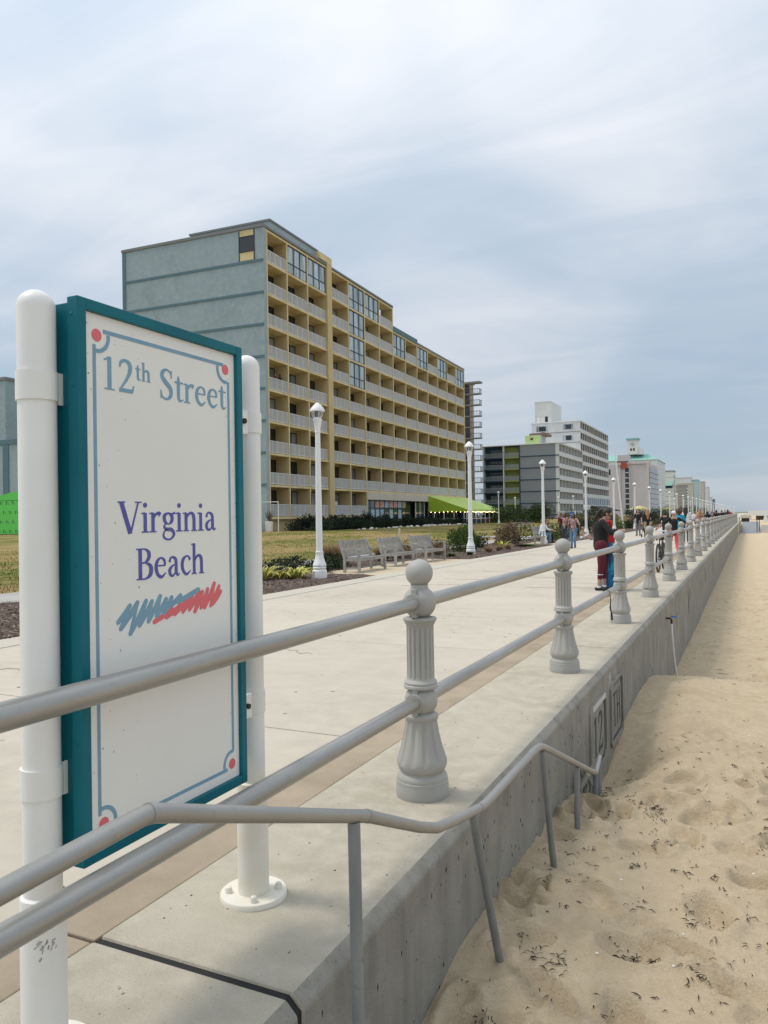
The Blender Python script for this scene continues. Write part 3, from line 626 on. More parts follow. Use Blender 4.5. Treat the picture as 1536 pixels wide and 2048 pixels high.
H(MB().box(-15.5, DEP - .25, .3, YT - .1, FZ[8], FZ[9]), 'upper_core', M_STUC)
sw = obj('end_wall', MB().box(-15.7, -.0, -.12, .3, .2, FZ[9] + .05).mesh('end_wall', M_STUC), hotel)
for k in range(1, 9):
    MB().box(-15.66, -.02, -.17, -.121, FZ[k] - .16, FZ[k] - .02).box(-15.66, -.02, -.155, -.1215, FZ[k] - .02, FZ[k] + .08).out('band', M_TRIM, sw)
MB().box(-15.72, -15.35, -.19, -.121, .3, FZ[9] + .0).out('corner_trim', M_TRIM, sw)
MB().box(-15.8, .05, -.22, .3, FZ[9] + .052, FZ[9] + .30).out('coping', M_COPE, sw)
wn = obj('corner_window', MB().box(-2.55, -2.45, -.16, -.122, FZ[8] + .12, FZ[9] - .02).box(-1.0, -.9, -.16, -.122, FZ[8] + .12, FZ[9] - .02).box(-2.45, -1.0, -.16, -.122, FZ[8] + .85, FZ[8] + .93).box(-2.45, -1.0, -.16, -.122, FZ[9] - .62, FZ[9] - .54).mesh('corner_window', M_FRAME), sw)
MB().box(-2.45, -1.0, -.14, -.1225, FZ[8] + .12, FZ[8] + .85).out('yellow_panel', M_YELP, wn); MB().box(-2.45, -1.0, -.14, -.1225, FZ[9] - .54, FZ[9] - .02).out('yellow_panel', M_YELP, wn)
MB().box(-2.45, -1.0, -.135, -.1225, FZ[8] + .93, FZ[9] - .62).out('pane', M_GLASS, wn)
H(MB().box(DEP - .249, DEP, .301, YE - .2, .2, FZ[8]), 'balcony_back_wall', M_YEL)
H(MB().box(DEP - .249, DEP, .301, YT - 2.6, FZ[8], FZ[9]), 'balcony_back_wall', M_YEL)
for k in range(10):
    y1 = YT if k == 9 else YE
    if k == 1:
        H(MB().box(DEP, .0, .301, BAYS[5][0], FZ[k] - .20, FZ[k]), 'floor_slab', M_YELP); H(MB().box(DEP, .0, BAYS[5][0] + .001, YE, FZ[k] - .20, FZ[k]), 'floor_slab', M_YELP)
    elif k == 0: H(MB().box(DEP, .0, .301, BAYS[5][0], FZ[k] - .25, FZ[k]), 'floor_slab', M_YELP)
    else: H(MB().box(DEP, .0, .301, y1, FZ[k] - .20, FZ[k]), 'floor_slab', M_YELP)
H(MB().box(-1.6, -.4, .4, BAYS[5][0] - .5, .2, FZ[0] - .25), 'plinth', M_YEL)
for j, yb in enumerate([.42] + [b[1] for b in BAYS]):
    if j == 3: continue
    top = FZ[9] if yb <= YT + .01 else FZ[8]; bot = FZ[0] if yb <= BAYS[5][0] + .01 else FZ[1]
    th = .20 if j else .24
    H(MB().box(DEP - .1, -.025, yb - th / 2, yb + th / 2, bot, top - .2), 'divider_wall', M_YEL)
    H(MB().box(-.024, .012, yb - .09, yb + .09, bot, top), 'divider_edge', M_YELP)
H(MB().box(-1.9, .14, PIL[0], PIL[1], .3, FZ[9] + .35), 'pilaster', M_YEL2)
H(MB().box(-2.6, .141, PIL[0] - 1.6, PIL[1] + .05, FZ[9] + .351, FZ[9] + 1.0), 'roof_chimney', M_YELP)
H(MB().box(-15.6, .10, .3, YT + .1, FZ[9] + .053, FZ[9] + .24), 'roof_edge', M_COPE)
H(MB().box(-15.6, .08, YT + .11, YT + 2 * BW2 + .1, FZ[8] + .002, FZ[8] + .62), 'roof_fascia', M_TRIM)
H(MB().box(-15.6, .08, YT + 2 * BW2 + .11, YE + .12, FZ[8] + .002, FZ[8] + .26), 'roof_edge', M_COPE)
H(MB().box(-9, -.35, 1.5, 10.4, FZ[9] + .25, FZ[9] + 1.15), 'roof_house', M_STUC)
H(MB().box(-9.1, -.25, 1.4, 10.5, FZ[9] + 1.151, FZ[9] + 1.32), 'roof_house_edge', M_COPE)
H(MB().box(-15.6, -.02, YE + .101, YE + .3, .2, FZ[8]), 'end_wall', M_YEL)
def rail_m(L_):
    b = MB(); x = -.09
    b.box(x - .035, x + .035, 0, L_, 1.02, 1.085); b.box(x - .025, x + .025, 0, L_, .06, .12)
    for i in range(5):
        yy = .03 + (L_ - .06) * i / 4; b.box(x - .03, x + .03, yy - .03, yy + .03, .02, 1.02)
    n = int(L_ / .12)
    for i in range(n):
        yy = .06 + (L_ - .12) * (i + .5) / n; b.box(x - .011, x + .011, yy - .026, yy + .026, .12, 1.02)
    return b.mesh('balcony_railing', M_RAILW)
RM = {3.87: rail_m(3.87 - .2), BW2: rail_m(BW2 - .2)}
def door_m():
    b = MB()
    for yy in (0, .98, 1.96): b.box(.0, .06, yy, yy + .07, 0, 2.32)
    b.box(.0, .06, 0, 2.03, 2.32, 2.42).box(0, .06, 0, 2.03, 0, .06); return b.mesh('sliding_door', M_FRAME)
DM = DM2 = door_m(); PM = MB().box(.005, .03, .07, .98, .06, 2.32).mesh('pane', M_GLASS); PM2 = MB().box(.005, .03, 1.05, 1.96, .06, 2.32).mesh('pane', M_GLASS)
CM = MB().box(.005, .028, 1.05, 1.96, .06, 2.32).mesh('curtained_pane', M_CURT)
def glazed(L_):
    b = MB(); x = -.10; h = 2.6; c = (0, L_ / 3, 2 * L_ / 3, L_)
    for yy in c: b.box(x - .05, x + .05, yy - .045, yy + .045, 0, h)
    for z in (.03, .98, h - .05):
        for i in range(3): b.box(x - .045, x + .045, c[i] + .045, c[i + 1] - .045, z - .045, z + .045)
    pan = []
    for i in range(3):
        for z0, z1 in ((.075, .935), (1.025, h - .095)): pan.append(MB().box(x - .02, x + .01, c[i] + .045, c[i + 1] - .045, z0, z1).mesh('pane', M_PALEG))
    return b.mesh('window_wall', M_FRAME), pan
GM = {3.87: glazed(3.87 - .2), BW2: glazed(BW2 - .2)}
GLZ = {(8, 1), (8, 2), (8, 4), (8, 5), (7, 4), (6, 4), (5, 4), (7, 7), (7, 9), (7, 11), (7, 13)}
for k in range(9):
    for i, (a, b) in enumerate(BAYS):
        if k == 8 and i > 6: continue
        if k == 0 and i > 4: continue
        w_ = 3.87 if i < 3 else BW2; z = FZ[k]
        if (k, i) in GLZ:
            me, pan = GM[w_]; f = obj('window_wall', me, hotel, (0, a + .1, z)); f.rotation_euler = (0, 0, 0)
            for pm in pan: obj('pane', pm, f)
            continue
        obj('balcony_railing', RM[w_], hotel, (0, a + .1, z))
        if k == 8 and i == 6: continue
        d = obj('sliding_door', DM if k > 1 else DM2, hotel, (DEP + .002, b - .12 - 2.03, z))
        obj('pane', PM, d); obj('curtained_pane' if random.random() < .55 else 'pane', CM if random.random() < .55 else PM2, d)
# street level shop front
yS = BAYS[5][0]
H(MB().box(-.1, .05, yS + .12, YE, 3.55, FZ[1] - .201), 'fascia_panel', M_CREAM)
H(MB().box(-1.2, -1.0, yS + .1, YE, .3, 3.6), 'shop_back_wall', mat('shop dark', (0.03, 0.033, 0.035), 0.6))
H(MB().box(-.9, .02, yS - .55, yS + .1, .3, FZ[0] - .26), 'corner_pier', M_CREAM)
PST = [mat('poster %d' % i, c, 0.6, var=(6, c2, 0.45, 0.55)) for i, (c, c2) in enumerate((((.62, .16, .12), (.7, .5, .4)), ((.16, .32, .55), (.55, .65, .7)), ((.6, .5, .15), (.35, .25, .1)), ((.55, .62, .62), (.25, .4, .5)), ((.2, .4, .35), (.6, .65, .6))))]
gl = thing('shop_front', 'dark glass shop front with small posters under the hotel balconies', 'shop front', (-38, 56.45, 0), HZ)
f = MB(); n = 9; L_ = 12.4; y0 = yS + .2
for i in range(n + 1): f.box(-.42, -.34, y0 + L_ * i / n - .06, y0 + L_ * i / n + .06, .5, 3.5)
for z in (.5, 2.55, 3.45):
    for i in range(n): f.box(-.41, -.35, y0 + L_ * i / n + .06, y0 + L_ * (i + 1) / n - .06, z, z + .09)
f.out('mullion', M_FRAME, gl)
M_BLG = mat('blue glass', (0.05, 0.075, 0.10), 0.08, spec=0.8, objvar=0.4)
for i in range(n):
    a = y0 + L_ * i / n + .06; b = y0 + L_ * (i + 1) / n - .06
    MB().box(-.40, -.38, a, b, 2.64, 3.45).out('pane', M_BLG, gl); MB().box(-.40, -.38, a, b, .59, 2.55).out('pane', M_BLG, gl)
    if i >= 2: MB().box(-.378, -.370, a + .04, b - .04, 2.7, 3.40).out('poster', PST[(0, 0, 1, 0, 0, 1, 2)[i - 2]], gl)
    if i in (1, 2, 3, 5, 7): MB().box(-.378, -.370, a + .15, b - .1, .75, 2.45).out('poster', PST[(3, 3, 3, 1, 3, 4, 1, 3, 2)[i]], gl)
MB().box(-.9, -.8, yS + 13.2, yS + 15.4, .4, 3.1).out('entrance_door', M_GLASS, gl)
f = MB()
for i in range(12): f.box(-.45, -.35, yS + 16 + i * 1.6, yS + 16.14 + i * 1.6, .4, 3.5)
f.out('mullion', M_WHITE, gl)
for i in range(11): MB().box(-.41, -.38, yS + 16.14 + i * 1.6, yS + 17.6 + i * 1.6, .5, 3.4).out('pane', M_BLG if i % 2 else M_GLASS, gl)

# ---- green awning with its bulbs
M_GRN = mat('lime awning', (0.54, 0.68, 0.17), 0.7, var=(1, (0.49, 0.63, 0.145), 0.4, 0.7)); M_GRN2 = mat('lime awning side', (0.38, 0.54, 0.035), 0.7)
aw = thing('awning', 'lime green sloping patio awning with string lights and white posts', 'awning', (-38, 56.45, 0), HZ)
a0, a1, ax, zt, ze = 40.7, 58.4, 5.5, 4.35, 2.42
MB().add([(0.06, a0, zt), (ax, a0, ze), (ax, a1, ze), (0.06, a1, zt), (0.06, a0, zt - .03), (ax, a0, ze - .03), (ax, a1, ze - .03), (.06, a1, zt - .03)], [(0, 1, 2, 3), (7, 6, 5, 4), (0, 4, 5, 1), (1, 5, 6, 2), (2, 6, 7, 3), (3, 7, 4, 0)]).out('canopy', M_GRN, aw)
for yy in (a0, a1): MB().prism([(0.06, zt - .03), (ax, ze - .03), (ax, ze - .26), (.06, ze - .26)], yy + .002, yy + .03, lambda x, z, y: (x, y, z)).out('side_panel', M_GRN2, aw)
MB().box(ax - .002, ax + .03, a0, a1, ze - .28, ze - .02).out('valance', M_GRN, aw)
fr2 = MB()
for i in range(9): fr2.box(ax - .12, ax - .04, a0 + .05 + i * 2.2, a0 + .13 + i * 2.2, .4, ze - .25)
for i in range(4): fr2.box(.8 + i * 1.4, .88 + i * 1.4, a0 + .03, a0 + .11, .4, ze - .2)
fr2.out('post', M_WHITE, aw); MB().box(ax - .10, ax - .05, a0, a1, 1.15, 1.22).box(.2, ax, a0 + .04, a0 + .09, 1.15, 1.22).out('patio_rail', M_WHITE, aw)
for i in range(7):
    MB().box(ax - .08, ax - .06, a0 + .2 + i * 2.2, a0 + 2.1 + i * 2.2, .5, 1.1).out('patio_panel', mat('dark red screen', (0.13, 0.03, 0.02), .8) if i in (4, 5, 6) else M_FRAME, aw)
M_BULB = mat('lit bulb', (1, .85, .5), .4, emit=((1, .78, .4), 3.0))
bm_ = MB().ell((0, 0, 0), .055, 8, 6).mesh('bulb', M_BULB)
for i in range(30): obj('bulb', bm_, aw, (ax + .05, a0 + i * .6, ze - .34 - .05 * math.sin(i * 1.3)))
for i in range(9): obj('bulb', bm_, aw, (.4 + i * .6, a0 - .04, ze - .32 - .04 * math.sin(i)))

# ---- rear wing of the hotel and the green sheathed hut, seen left of the sign
rw = thing('hotel_annex', 'blue grey windowless annex behind the left sign post', 'building', (-77, 58, 0))
MB().box(-10, 4.0, .1, 16, .3, 17.1).out('wall', M_STUC, rw); MB().box(-10.1, 4.1, 0, 16.1, 17.11, 17.45).out('roof_edge', M_COPE, rw)
MB().box(-16, 14, -.4, .09, .3, 10.2).out('lower_wall', M_STUC, rw); MB().box(-16, 14, -.5, -.401, 10.0, 10.5).out('band', M_TRIM, rw)
for x in (-1.2, 2.6, 4.2, 9): MB().box(x, x + (.9 if x == 4.2 else .18), -.48, -.402, .3, 10.0).out('rib', M_TRIM, rw)
M_SHTH = mat('green sheathing', (0.13, 0.62, 0.10), 0.6); hut = thing('sheathed_hut', 'bright green sheathed hut at the lawn edge by the left post', 'hut', (-60, 48, .35))
MB().prism([(-5, 0), (6.5, 0), (6.5, 3.95), (1.6, 3.98), (.2, 3.9), (-1.2, 3.65), (-5, 2.4)], 0, 5, lambda x, z, y: (x, y, z)).out('wall', M_SHTH, hut)
MB().box(-5, 6.5, -.012, -.001, 3.18, 3.21).out('seam', M_FRAME, hut)
lg = MB()
for i in range(-4, 7):
    for j in range(4):
        x = i * .78 + .39 * (j % 2); z = .3 + j * .85; lg.box(x, x + .10, -.012, -.002, z, z + .05).box(x + .05, x + .10, -.011, -.002, z + .05, z + .22).box(x + .0, x + .05, -.0115, -.002, z + .17, z + .25)
        lg.bar((x + .16, -.006, z + .25), (x + .38, -.006, z - .02), .008, .03)
lg.out('print_mark', M_FRAME, hut, kind='stuff')
MB().box(-5, 6.5, -.6, -.05, -.35, .18).out('earth_bank', M_MULCH, hut)

# ---- generic block with recessed bays on the beach side (x = 0 plane, +y away) and end wall facing -y
def bayface(root, L_, z0, pitch, nf, nb, dep, mslab, mdiv, mwin, mrail, rail_h=.95, alt=None, xo=0.0, yo=0.0):
    w_ = L_ / nb
    for k in range(nf + 1): MB().box(xo - dep, xo + .02, yo + .001, yo + L_, z0 + k * pitch - .18, z0 + k * pitch + .06).out('floor_slab', mslab, root)
    for i in range(nb + 1): MB().box(xo - dep, xo - .02, yo + w_ * i - .14 + (.15 if i == 0 else -.15 if i == nb else 0), yo + w_ * i + .14 + (.15 if i == 0 else -.15 if i == nb else 0), z0, z0 + nf * pitch - .18).out('divider_wall', mdiv, root)
    rm = MB().box(xo - .08, xo - .02, .2, w_ - .2, .06, rail_h).mesh('balcony_railing', mrail)
    pm = [MB().box(xo - dep + .002, xo - dep + .06, .5, w_ - .35, .1, pitch - .55).mesh('window', q) for q in (mwin if isinstance(mwin, (list, tuple)) else [mwin])]
    sm = [MB().box(xo - dep + .061, xo - .3, w_ - .19, w_ - .145, .07, pitch - .2).mesh('side_panel', q) for q in alt] if alt else None
    for k in range(nf):
        for i in range(nb):
            if mrail: obj('balcony_railing', rm, root, (0, yo + w_ * i, z0 + k * pitch))
            obj('window', pm[(i + k) % len(pm)], root, (0, yo + w_ * i, z0 + k * pitch))
            if sm: obj('side_panel', sm[(i + k) % len(sm)], root, (0, yo + w_ * i, z0 + k * pitch))
G = lambda n, r, g_, b, **k: mat(n, S(r, g_, b), .85, **k)
# dark balconied tower
M_TAN = mat('tan brick', (0.40, 0.31, 0.235), .9, var=(.8, (0.34, 0.26, 0.2), .4, .7)); M_DKB = mat('dark balcony', (0.03, 0.03, 0.033), .6)
t2 = thing('balcony_tower', 'tan apartment tower with black balconies behind the yellow hotel', 'building', (-61.0, 181.5, 0))
MB().box(-16, -1.2, .1, 3.2, .3, 34.4).out('wall', M_TAN, t2)
MB().box(-16, -.9, -.3, 3.4, 34.41, 34.7).out('roof_edge', M_COPE, t2)
for k in range(12):
    z = 1.6 + k * 2.72
    MB().box(-6.6, -4.6, .02, .099, z + .5, z + 2.2).out('window', M_GLASS, t2); MB().box(-6.8, -4.4, -.04, .019, z - .1, z + .2).out('sill_band', M_CREAM, t2)
    MB().box(-4.1, -1.25, .02, .099, z + .1, z + 2.3).out('window', M_GLASS, t2)
    s = obj('balcony_slab', MB().box(-4.2, 2.0, -1.9, .098, z - .22, z).mesh('balcony_slab', M_COPE), t2)
    r_ = MB().box(-4.2, 2.0, -1.9, -1.85, z + 1.0, z + 1.1).box(1.95, 2.0, -1.84, .09, z + 1.0, z + 1.1)
    for i in range(16): r_.box(-4.2 + i * .41, -4.14 + i * .41, -1.89, -1.86, z, z + 1.0)
    for i in range(5): r_.box(1.955, 1.995, -1.8 + i * .4, -1.7 + i * .4, z, z + 1.0)
    r_.out('railing', M_DKB, s)
MB().box(-4.6, 2.2, -2.0, .098, 34.0, 34.4).out('roof_slab', M_COPE, t2)
# grey hotel: low wing
M_GREY = mat('grey stucco', (0.235, 0.25, 0.265), .9, var=(.3, (0.21, 0.225, 0.24), .4, .7)); M_NAVY = mat('navy trim', (0.02, 0.055, 0.09), .8)
M_LIMEB = mat('lime paint', (0.25, 0.28, 0.095), .8); M_PALEW = mat('pale stucco', (0.64, 0.64, 0.625), .9, var=(.4, (0.57, 0.57, 0.555), .4, .7)); M_LIMEW = mat('pale lime wall', (0.50, 0.66, 0.27), .8)
lw = thing('low_grey_hotel', 'six storey grey hotel wing with navy bands and lime balconies', 'hotel', (-41.7, 188.2, 0))
PZ = 2.92; Z6 = 19.0
MB().box(-9.9, -.9, .0, 29.4, .6, Z6).out('wall', M_GREY, lw)
MB().box(-19.5, -9.9, 1.6, 29.4, .6, Z6).out('wall', M_NAVY, lw)
MB().box(-19.7, .1, -.1, 29.4, Z6 + .001, Z6 + .16).out('roof_edge', M_PALEW, lw)
for k in range(6):
    z = Z6 - PZ * (k + 1)
    MB().box(-9.9, .0, -.08, -.001, z - .1, z + .14).out('band', M_NAVY, lw)
    for x0, x1, m, mw in ((-19.3, -14.3, M_NAVY, M_NAVY), (-13.9, -10.1, M_LIMEB, M_LIMEB)):
        s = obj('balcony', MB().box(x0, x1, -.02, 1.6, z - .3, z).mesh('balcony', m), lw)
        q = MB().box(x0, x1, 0, .05, z + 1.0, z + 1.07).box(x0, x1, .005, .045, z + .06, z + .12)
        for i in range(24): q.box(x0 + (x1 - x0) * i / 24 + .03, x0 + (x1 - x0) * i / 24 + .10, .01, .04, z + .1, z + 1.0)
        q.out('railing', mat('grey rail', (0.33, 0.36, 0.37), .7), s)
        MB().box(x0 + .9, x1 - .1, 1.56, 1.598, z + .05, z + 2.1).out('door', M_GLASS, s)
        if m is M_LIMEB: MB().box(x0 + .02, x1, 1.54, 1.5595, z, z + 2.6).out('back_wall', M_LIMEB, s)
for x in (-19.5, -14.2, -10.0): MB().box(x, x + .24, -.04, 1.6, .6, Z6).out('pier', M_NAVY if x > -11 else M_PALEW, lw)
M_MAR = mat('maroon', (0.16, 0.075, 0.06), .8); M_TEALG = mat('teal glass', (0.05, 0.085, 0.095), .2); M_BRNG = mat('brown glass', (0.09, 0.07, 0.06), .2)
bayface(lw, 29.4, Z6 - 6 * PZ, PZ, 6, 8, .9, M_PALEW, M_PALEW, [M_BRNG, M_TEALG], M_RAILW)
MB().box(-.9, .02, .001, 29.4, .6, Z6 - 6 * PZ - .181).out('base_wall', M_PALEW, lw)
lb = thing('roof_hut', 'pale lime stair house with brown roof on the grey hotel wing', 'building', (-46.9, 190.5, Z6 + .17))
MB().box(-3.8, 0, 0, 6, 0, 2.3).out('wall', M_PALEW, lb); MB().box(-3.8, -.01, -.05, -.001, 0, 2.2).out('front_wall', M_LIMEW, lb); MB().box(-3.0, 1.3, 1, 7, 2.31, 2.9).out('roof', mat('brown roof', (0.22, 0.15, 0.11), .9), lb); MB().box(-2.5, -1.7, -.08, -.051, 1.1, 1.7).out('vent', M_MAR, lb)
# grey hotel: tall wing
tw = thing('tall_grey_hotel', 'pale grey nine storey hotel with a roof tower and rows of balconies', 'hotel', (-42.2, 217.7, 0))
PT = 3.02; ZT = 27.6
MB().box(-13.8, -1.2, 0, 47, .6, ZT).out('wall', M_PALEW, tw); MB().box(-14, .1, -.1, 47.1, ZT + .001, ZT + .25).out('roof_edge', M_WHITE, tw)
for z in (ZT - 2.9, ZT - 5.9): MB().box(-13.8, -.01, -.06, -.001, z - .08, z + .08).out('band', M_COPE, tw)
for x0, x1, z0 in ((-12.4, -9.2, ZT - 2.4), (-4.9, -2.0, ZT - 2.2), (-4.9, -2.0, ZT - 5.3)):
    wf = obj('window', MB().box(x0, x1, -.06, -.001, z0, z0 + 1.5).mesh('window', M_PALEG), tw); MB().box(x0 + .8, x1 - .5, -.09, -.061, z0 + .1, z0 + 1.4).out('pane', M_GLASS, wf)
MB().box(-11.2, -10.0, -.06, -.001, ZT - 2.85, ZT - 2.55).out('vent', M_COPE, tw)
bayface(tw, 47, ZT - 7 * PT, PT, 7, 14, 1.2, M_PALEW, M_PALEW, [M_BRNG, M_TEALG], M_RAILW, alt=[mat('rose wall', (0.36, 0.18, 0.14), .9), mat('slate wall', (0.10, 0.16, 0.19), .9)])
zb = ZT - 7 * PT
MB().box(-1.2, .1, .001, 47, zb - 2.3, zb - .181).out('glass_band', M_BLG, tw); MB().box(-1.2, .3, .001, 47, .6, zb - 2.301).out('base_wall', M_WHITE, tw)
for i in range(15): MB().box(.101, .16, i * 3.3, i * 3.3 + .25, zb - 2.3, zb - .19).out('mullion', M_NAVY, tw)
for i in range(12): MB().box(.301, .34, 1 + i * 3.8, 3.6 + i * 3.8, .7, 2.7).out('window', M_GLASS, tw)
MB().add([(.35, 12, 4.0), (4.5, 12, 2.6), (4.5, 40, 2.6), (.35, 40, 4.0), (.35, 12, 3.7), (4.5, 12, 2.3), (4.5, 40, 2.3), (.35, 40, 3.7)], [(0, 1, 2, 3), (7, 6, 5, 4), (0, 4, 5, 1), (1, 5, 6, 2), (2, 6, 7, 3), (3, 7, 4, 0)]).out('entrance_awning', M_DKB, tw)
ph = obj('penthouse', MB().box(-14.3, -9.6, 6, 20, ZT + .26, ZT + 6.9).mesh('penthouse', mat('white stucco', (0.66, 0.66, 0.63), .9, var=(.5, (0.60, 0.60, 0.57), .4, .7))), tw)
MB().box(-14.35, -9.55, 5.95, 20.1, ZT + 6.901, ZT + 7.05).out('edge', M_PALEW, ph); MB().box(-11.3, -10.5, 5.93, 5.999, ZT + .6, ZT + 2.6).out('window', M_GLASS, ph); MB().box(-13.6, -13.0, 5.93, 5.999, ZT + .9, ZT + 2.5).out('door', M_WHITE, ph); MB().box(-14.3, -9.6, 5.96, 5.9995, ZT + 2.8, ZT + 2.95).out('band', M_PALEW, ph)
# mauve hotel
M_MAUV = mat('mauve stucco', (0.57, 0.525, 0.54), .9, var=(.2, (0.53, 0.485, 0.50), .4, .7)); M_CLK = mat('clean white stucco', (0.76, 0.76, 0.73), .9)
mv = thing('mauve_hotel', 'mauve slab hotel with a dark window slot and a red panel', 'hotel', (-45.6, 420, 0))
MB().box(-24, -1, 0, 42, .3, 27.3).out('wall', M_MAUV, mv); MB().box(-16.6, -11.2, -1.2, 8, 27, 32.2).out('roof_tower', M_MAUV, mv); MB().box(-15.0, -11.8, -1.26, -1.201, 25.2, 28.2).out('red_panel', mat('brick red', (0.36, 0.075, 0.05), .8), mv)
MB().box(-17, -11.2, -1.23, -1.2005, 28.3, 29).out('band', M_MAR, mv); MB().box(-13.8, -1.0, -.6, 3, 27.31, 28.2).out('parapet', M_MAUV, mv); MB().box(-16, -15.3, -.8, -.001, .3, 27).box(-11, -10.6, -.7, -.001, .3, 25).out('pier', M_MAUV, mv)
for k in range(9):
    z = 1.2 + k * 2.75; MB().box(-13.0, -11.1, -.1, -.001, z, z + 2.3).out('window', M_GLASS, mv); MB().box(-12.9, -11.2, -.16, -.101, z + 2.31, z + 2.7).out('sill', M_CLK, mv)
    MB().box(-.98, -.4, .1, 42, z - .3, z).out('floor_slab', M_MAUV, mv)
    for i in range(6): MB().box(-.99, -.8, .5 + i * 7, 6.9 + i * 7, z + .01, z + 2.3).out('window', M_GLASS, mv)
MB().box(-22.3, -20.5, -.06, -.001, 22, 25).out('window', M_GLASS, mv)
# white hotel with clock tower
M_GRNR = mat('sea green roof', (0.24, 0.47, 0.41), .7); M_JNT = mat('panel joint', (0.36, 0.37, 0.37), .9)
wc = thing('clock_tower_hotel', 'white hotel with a sea green roof and a square clock tower', 'hotel', (-50.4, 497, 0))
MB().box(-34, 0, 0, 49, .3, 34.3).out('wall', M_CLK, wc)
MB().add([(-35, -.6, 34.31), (.6, -.6, 34.31), (.6, 49.6, 34.31), (-35, 49.6, 34.31), (-31, 8, 38.3), (-6, 8, 38.3), (-6, 40, 38.3), (-31, 40, 38.3)], [(0, 1, 5, 4), (1, 2, 6, 5), (2, 3, 7, 6), (3, 0, 4, 7), (4, 5, 6, 7), (3, 2, 1, 0)]).out('roof', M_GRNR, wc)
ct = obj('clock_tower', MB().box(-17.6, -11.3, 1.5, 8, 38.2, 47.2).mesh('clock_tower', M_CLK), wc)
MB().box(-18.2, -10.7, .9, 8.6, 47.21, 48.2).out('roof', M_GRNR, ct); MB().box(-11.29, -8.5, 2, 8, 38, 41.6).out('side_block', M_CLK, ct)
MB().tube([(-14.45, 1.42, 44.4), (-14.45, 1.495, 44.4)], 1.35, 24).out('clock_face', M_PALEW, ct); MB().bar((-14.45, 1.38, 44.4), (-13.7, 1.38, 43.8), .05, .22).bar((-14.45, 1.36, 44.4), (-15.3, 1.36, 44.8), .05, .22).out('clock_hand', M_DKB, ct)
MB().box(-15.9, -14.9, 1.44, 1.499, 40.4, 42.0).box(-14.2, -13.2, 1.44, 1.499, 40.4, 42.0).out('window', M_DKB, ct)
for k in range(9):
    z = 2 + k * 3.55; MB().box(0, .05, .2, 49, z, z + .16).out('joint', M_JNT, wc)
    MB().box(-8, -.01, -.05, -.001, z, z + .16).out('joint', M_JNT, wc)
    for i in range(9): MB().box(.001, .08, 2 + i * 5.2, 3.6 + i * 5.2, z + 1.1, z + 2.9).out('window', M_PALEG, wc)
MB().box(-3.9, -3.7, -.051, -.002, 2, 34).out('joint', M_JNT, wc)
MB().box(-23.5, -16, -.06, -.001, 31.2, 33.2).out('window', M_PALEG, wc); MB().box(-13, -11.7, -.06, -.001, 30.5, 32.6).out('window', M_GLASS, wc)
# further blocks along the front
def block(nm, label, X, Y, W, D, Ht, m, top=None, band=None, nb=8, win=None, extra=None):
    t = thing(nm, label, 'building', (X, Y, 0)); MB().box(-W, 0, 0, D, .3, Ht).out('wall', m, t)
    MB().box(-W - .3, .3, -.3, D + .3, Ht + .001, Ht + .7).out('roof_edge', top or m, t)
    for k in range(nb):
        z = 3 + (Ht - 4) * k / nb
        MB().box(.001, .3, 1, D - 1, z, z + (Ht - 4) / nb * .55).out('window_band', win or M_GLASS, t)
        if band: MB().box(-W, -.01, -.05, -.001, z, z + .25).out('band', band, t)
    return t
G1 = mat('far white', (0.72, 0.72, 0.69), .9); G2 = mat('far cream', (0.58, 0.53, 0.42), .9); G3 = mat('far aqua', (0.45, 0.56, 0.58), .9); G4 = mat('far taupe', (0.33, 0.31, 0.285), .9); G5 = mat('far slate', (0.13, 0.18, 0.24), .5)
b6 = block('white_block', 'white block with a sloping green lower roof past the clock tower', -49.0, 594, 24, 14, 31.5, G1, band=M_JNT, top=M_COPE)
MB().add([(-24, -.02, 24.5), (.4, -.02, 24.5), (-1.2, -1.6, 21.2), (-24, -1.6, 21.2)], [(0, 3, 2, 1)]).add([(-24, -1.6, 21.2), (-1.2, -1.6, 21.2), (-1.2, -.02, 21.2), (-24, -.02, 21.2)], [(0, 3, 2, 1)]).out('lower_roof', mat('pale green roof', (0.30, 0.52, 0.42), .8), b6); MB().box(-24, -1, -.3, -.06, 19.4, 21.1).out('dark_band', M_NAVY, b6)
block('taupe_block', 'low taupe block with dark bays beyond the white one', -48.6, 705, 30, 25, 25.0, G4, top=G2, band=G2)
block('cream_slab', 'narrow cream slab rising behind the taupe block', -47.0, 775, 14, 18, 28.5, G2, nb=9)
block('far_white_tower', 'far white tower with pale balconies on the front', -52, 830, 26, 16, 36.5, G1, nb=11)
block('aqua_tower', 'pale aqua tower in the far row', -48.5, 885, 15, 24, 36.0, G3, nb=11, win=M_PALEG)
block('far_cream_tower', 'cream tower after the aqua one in the far row', -46.5, 960, 14, 30, 36.5, G2, nb=11)
block('far_pale_tower', 'last pale tower with dark window stripe before the slate block', -46, 1055, 9, 26, 33, G1, nb=10)
block('small_far_block', 'small pale block near the end of the row', -46.5, 1150, 9, 20, 22, G1, nb=6)
block('slate_block', 'dark slate glass block closing the row of towers', -45.8, 1225, 9.5, 30, 19.8, G5, nb=6)
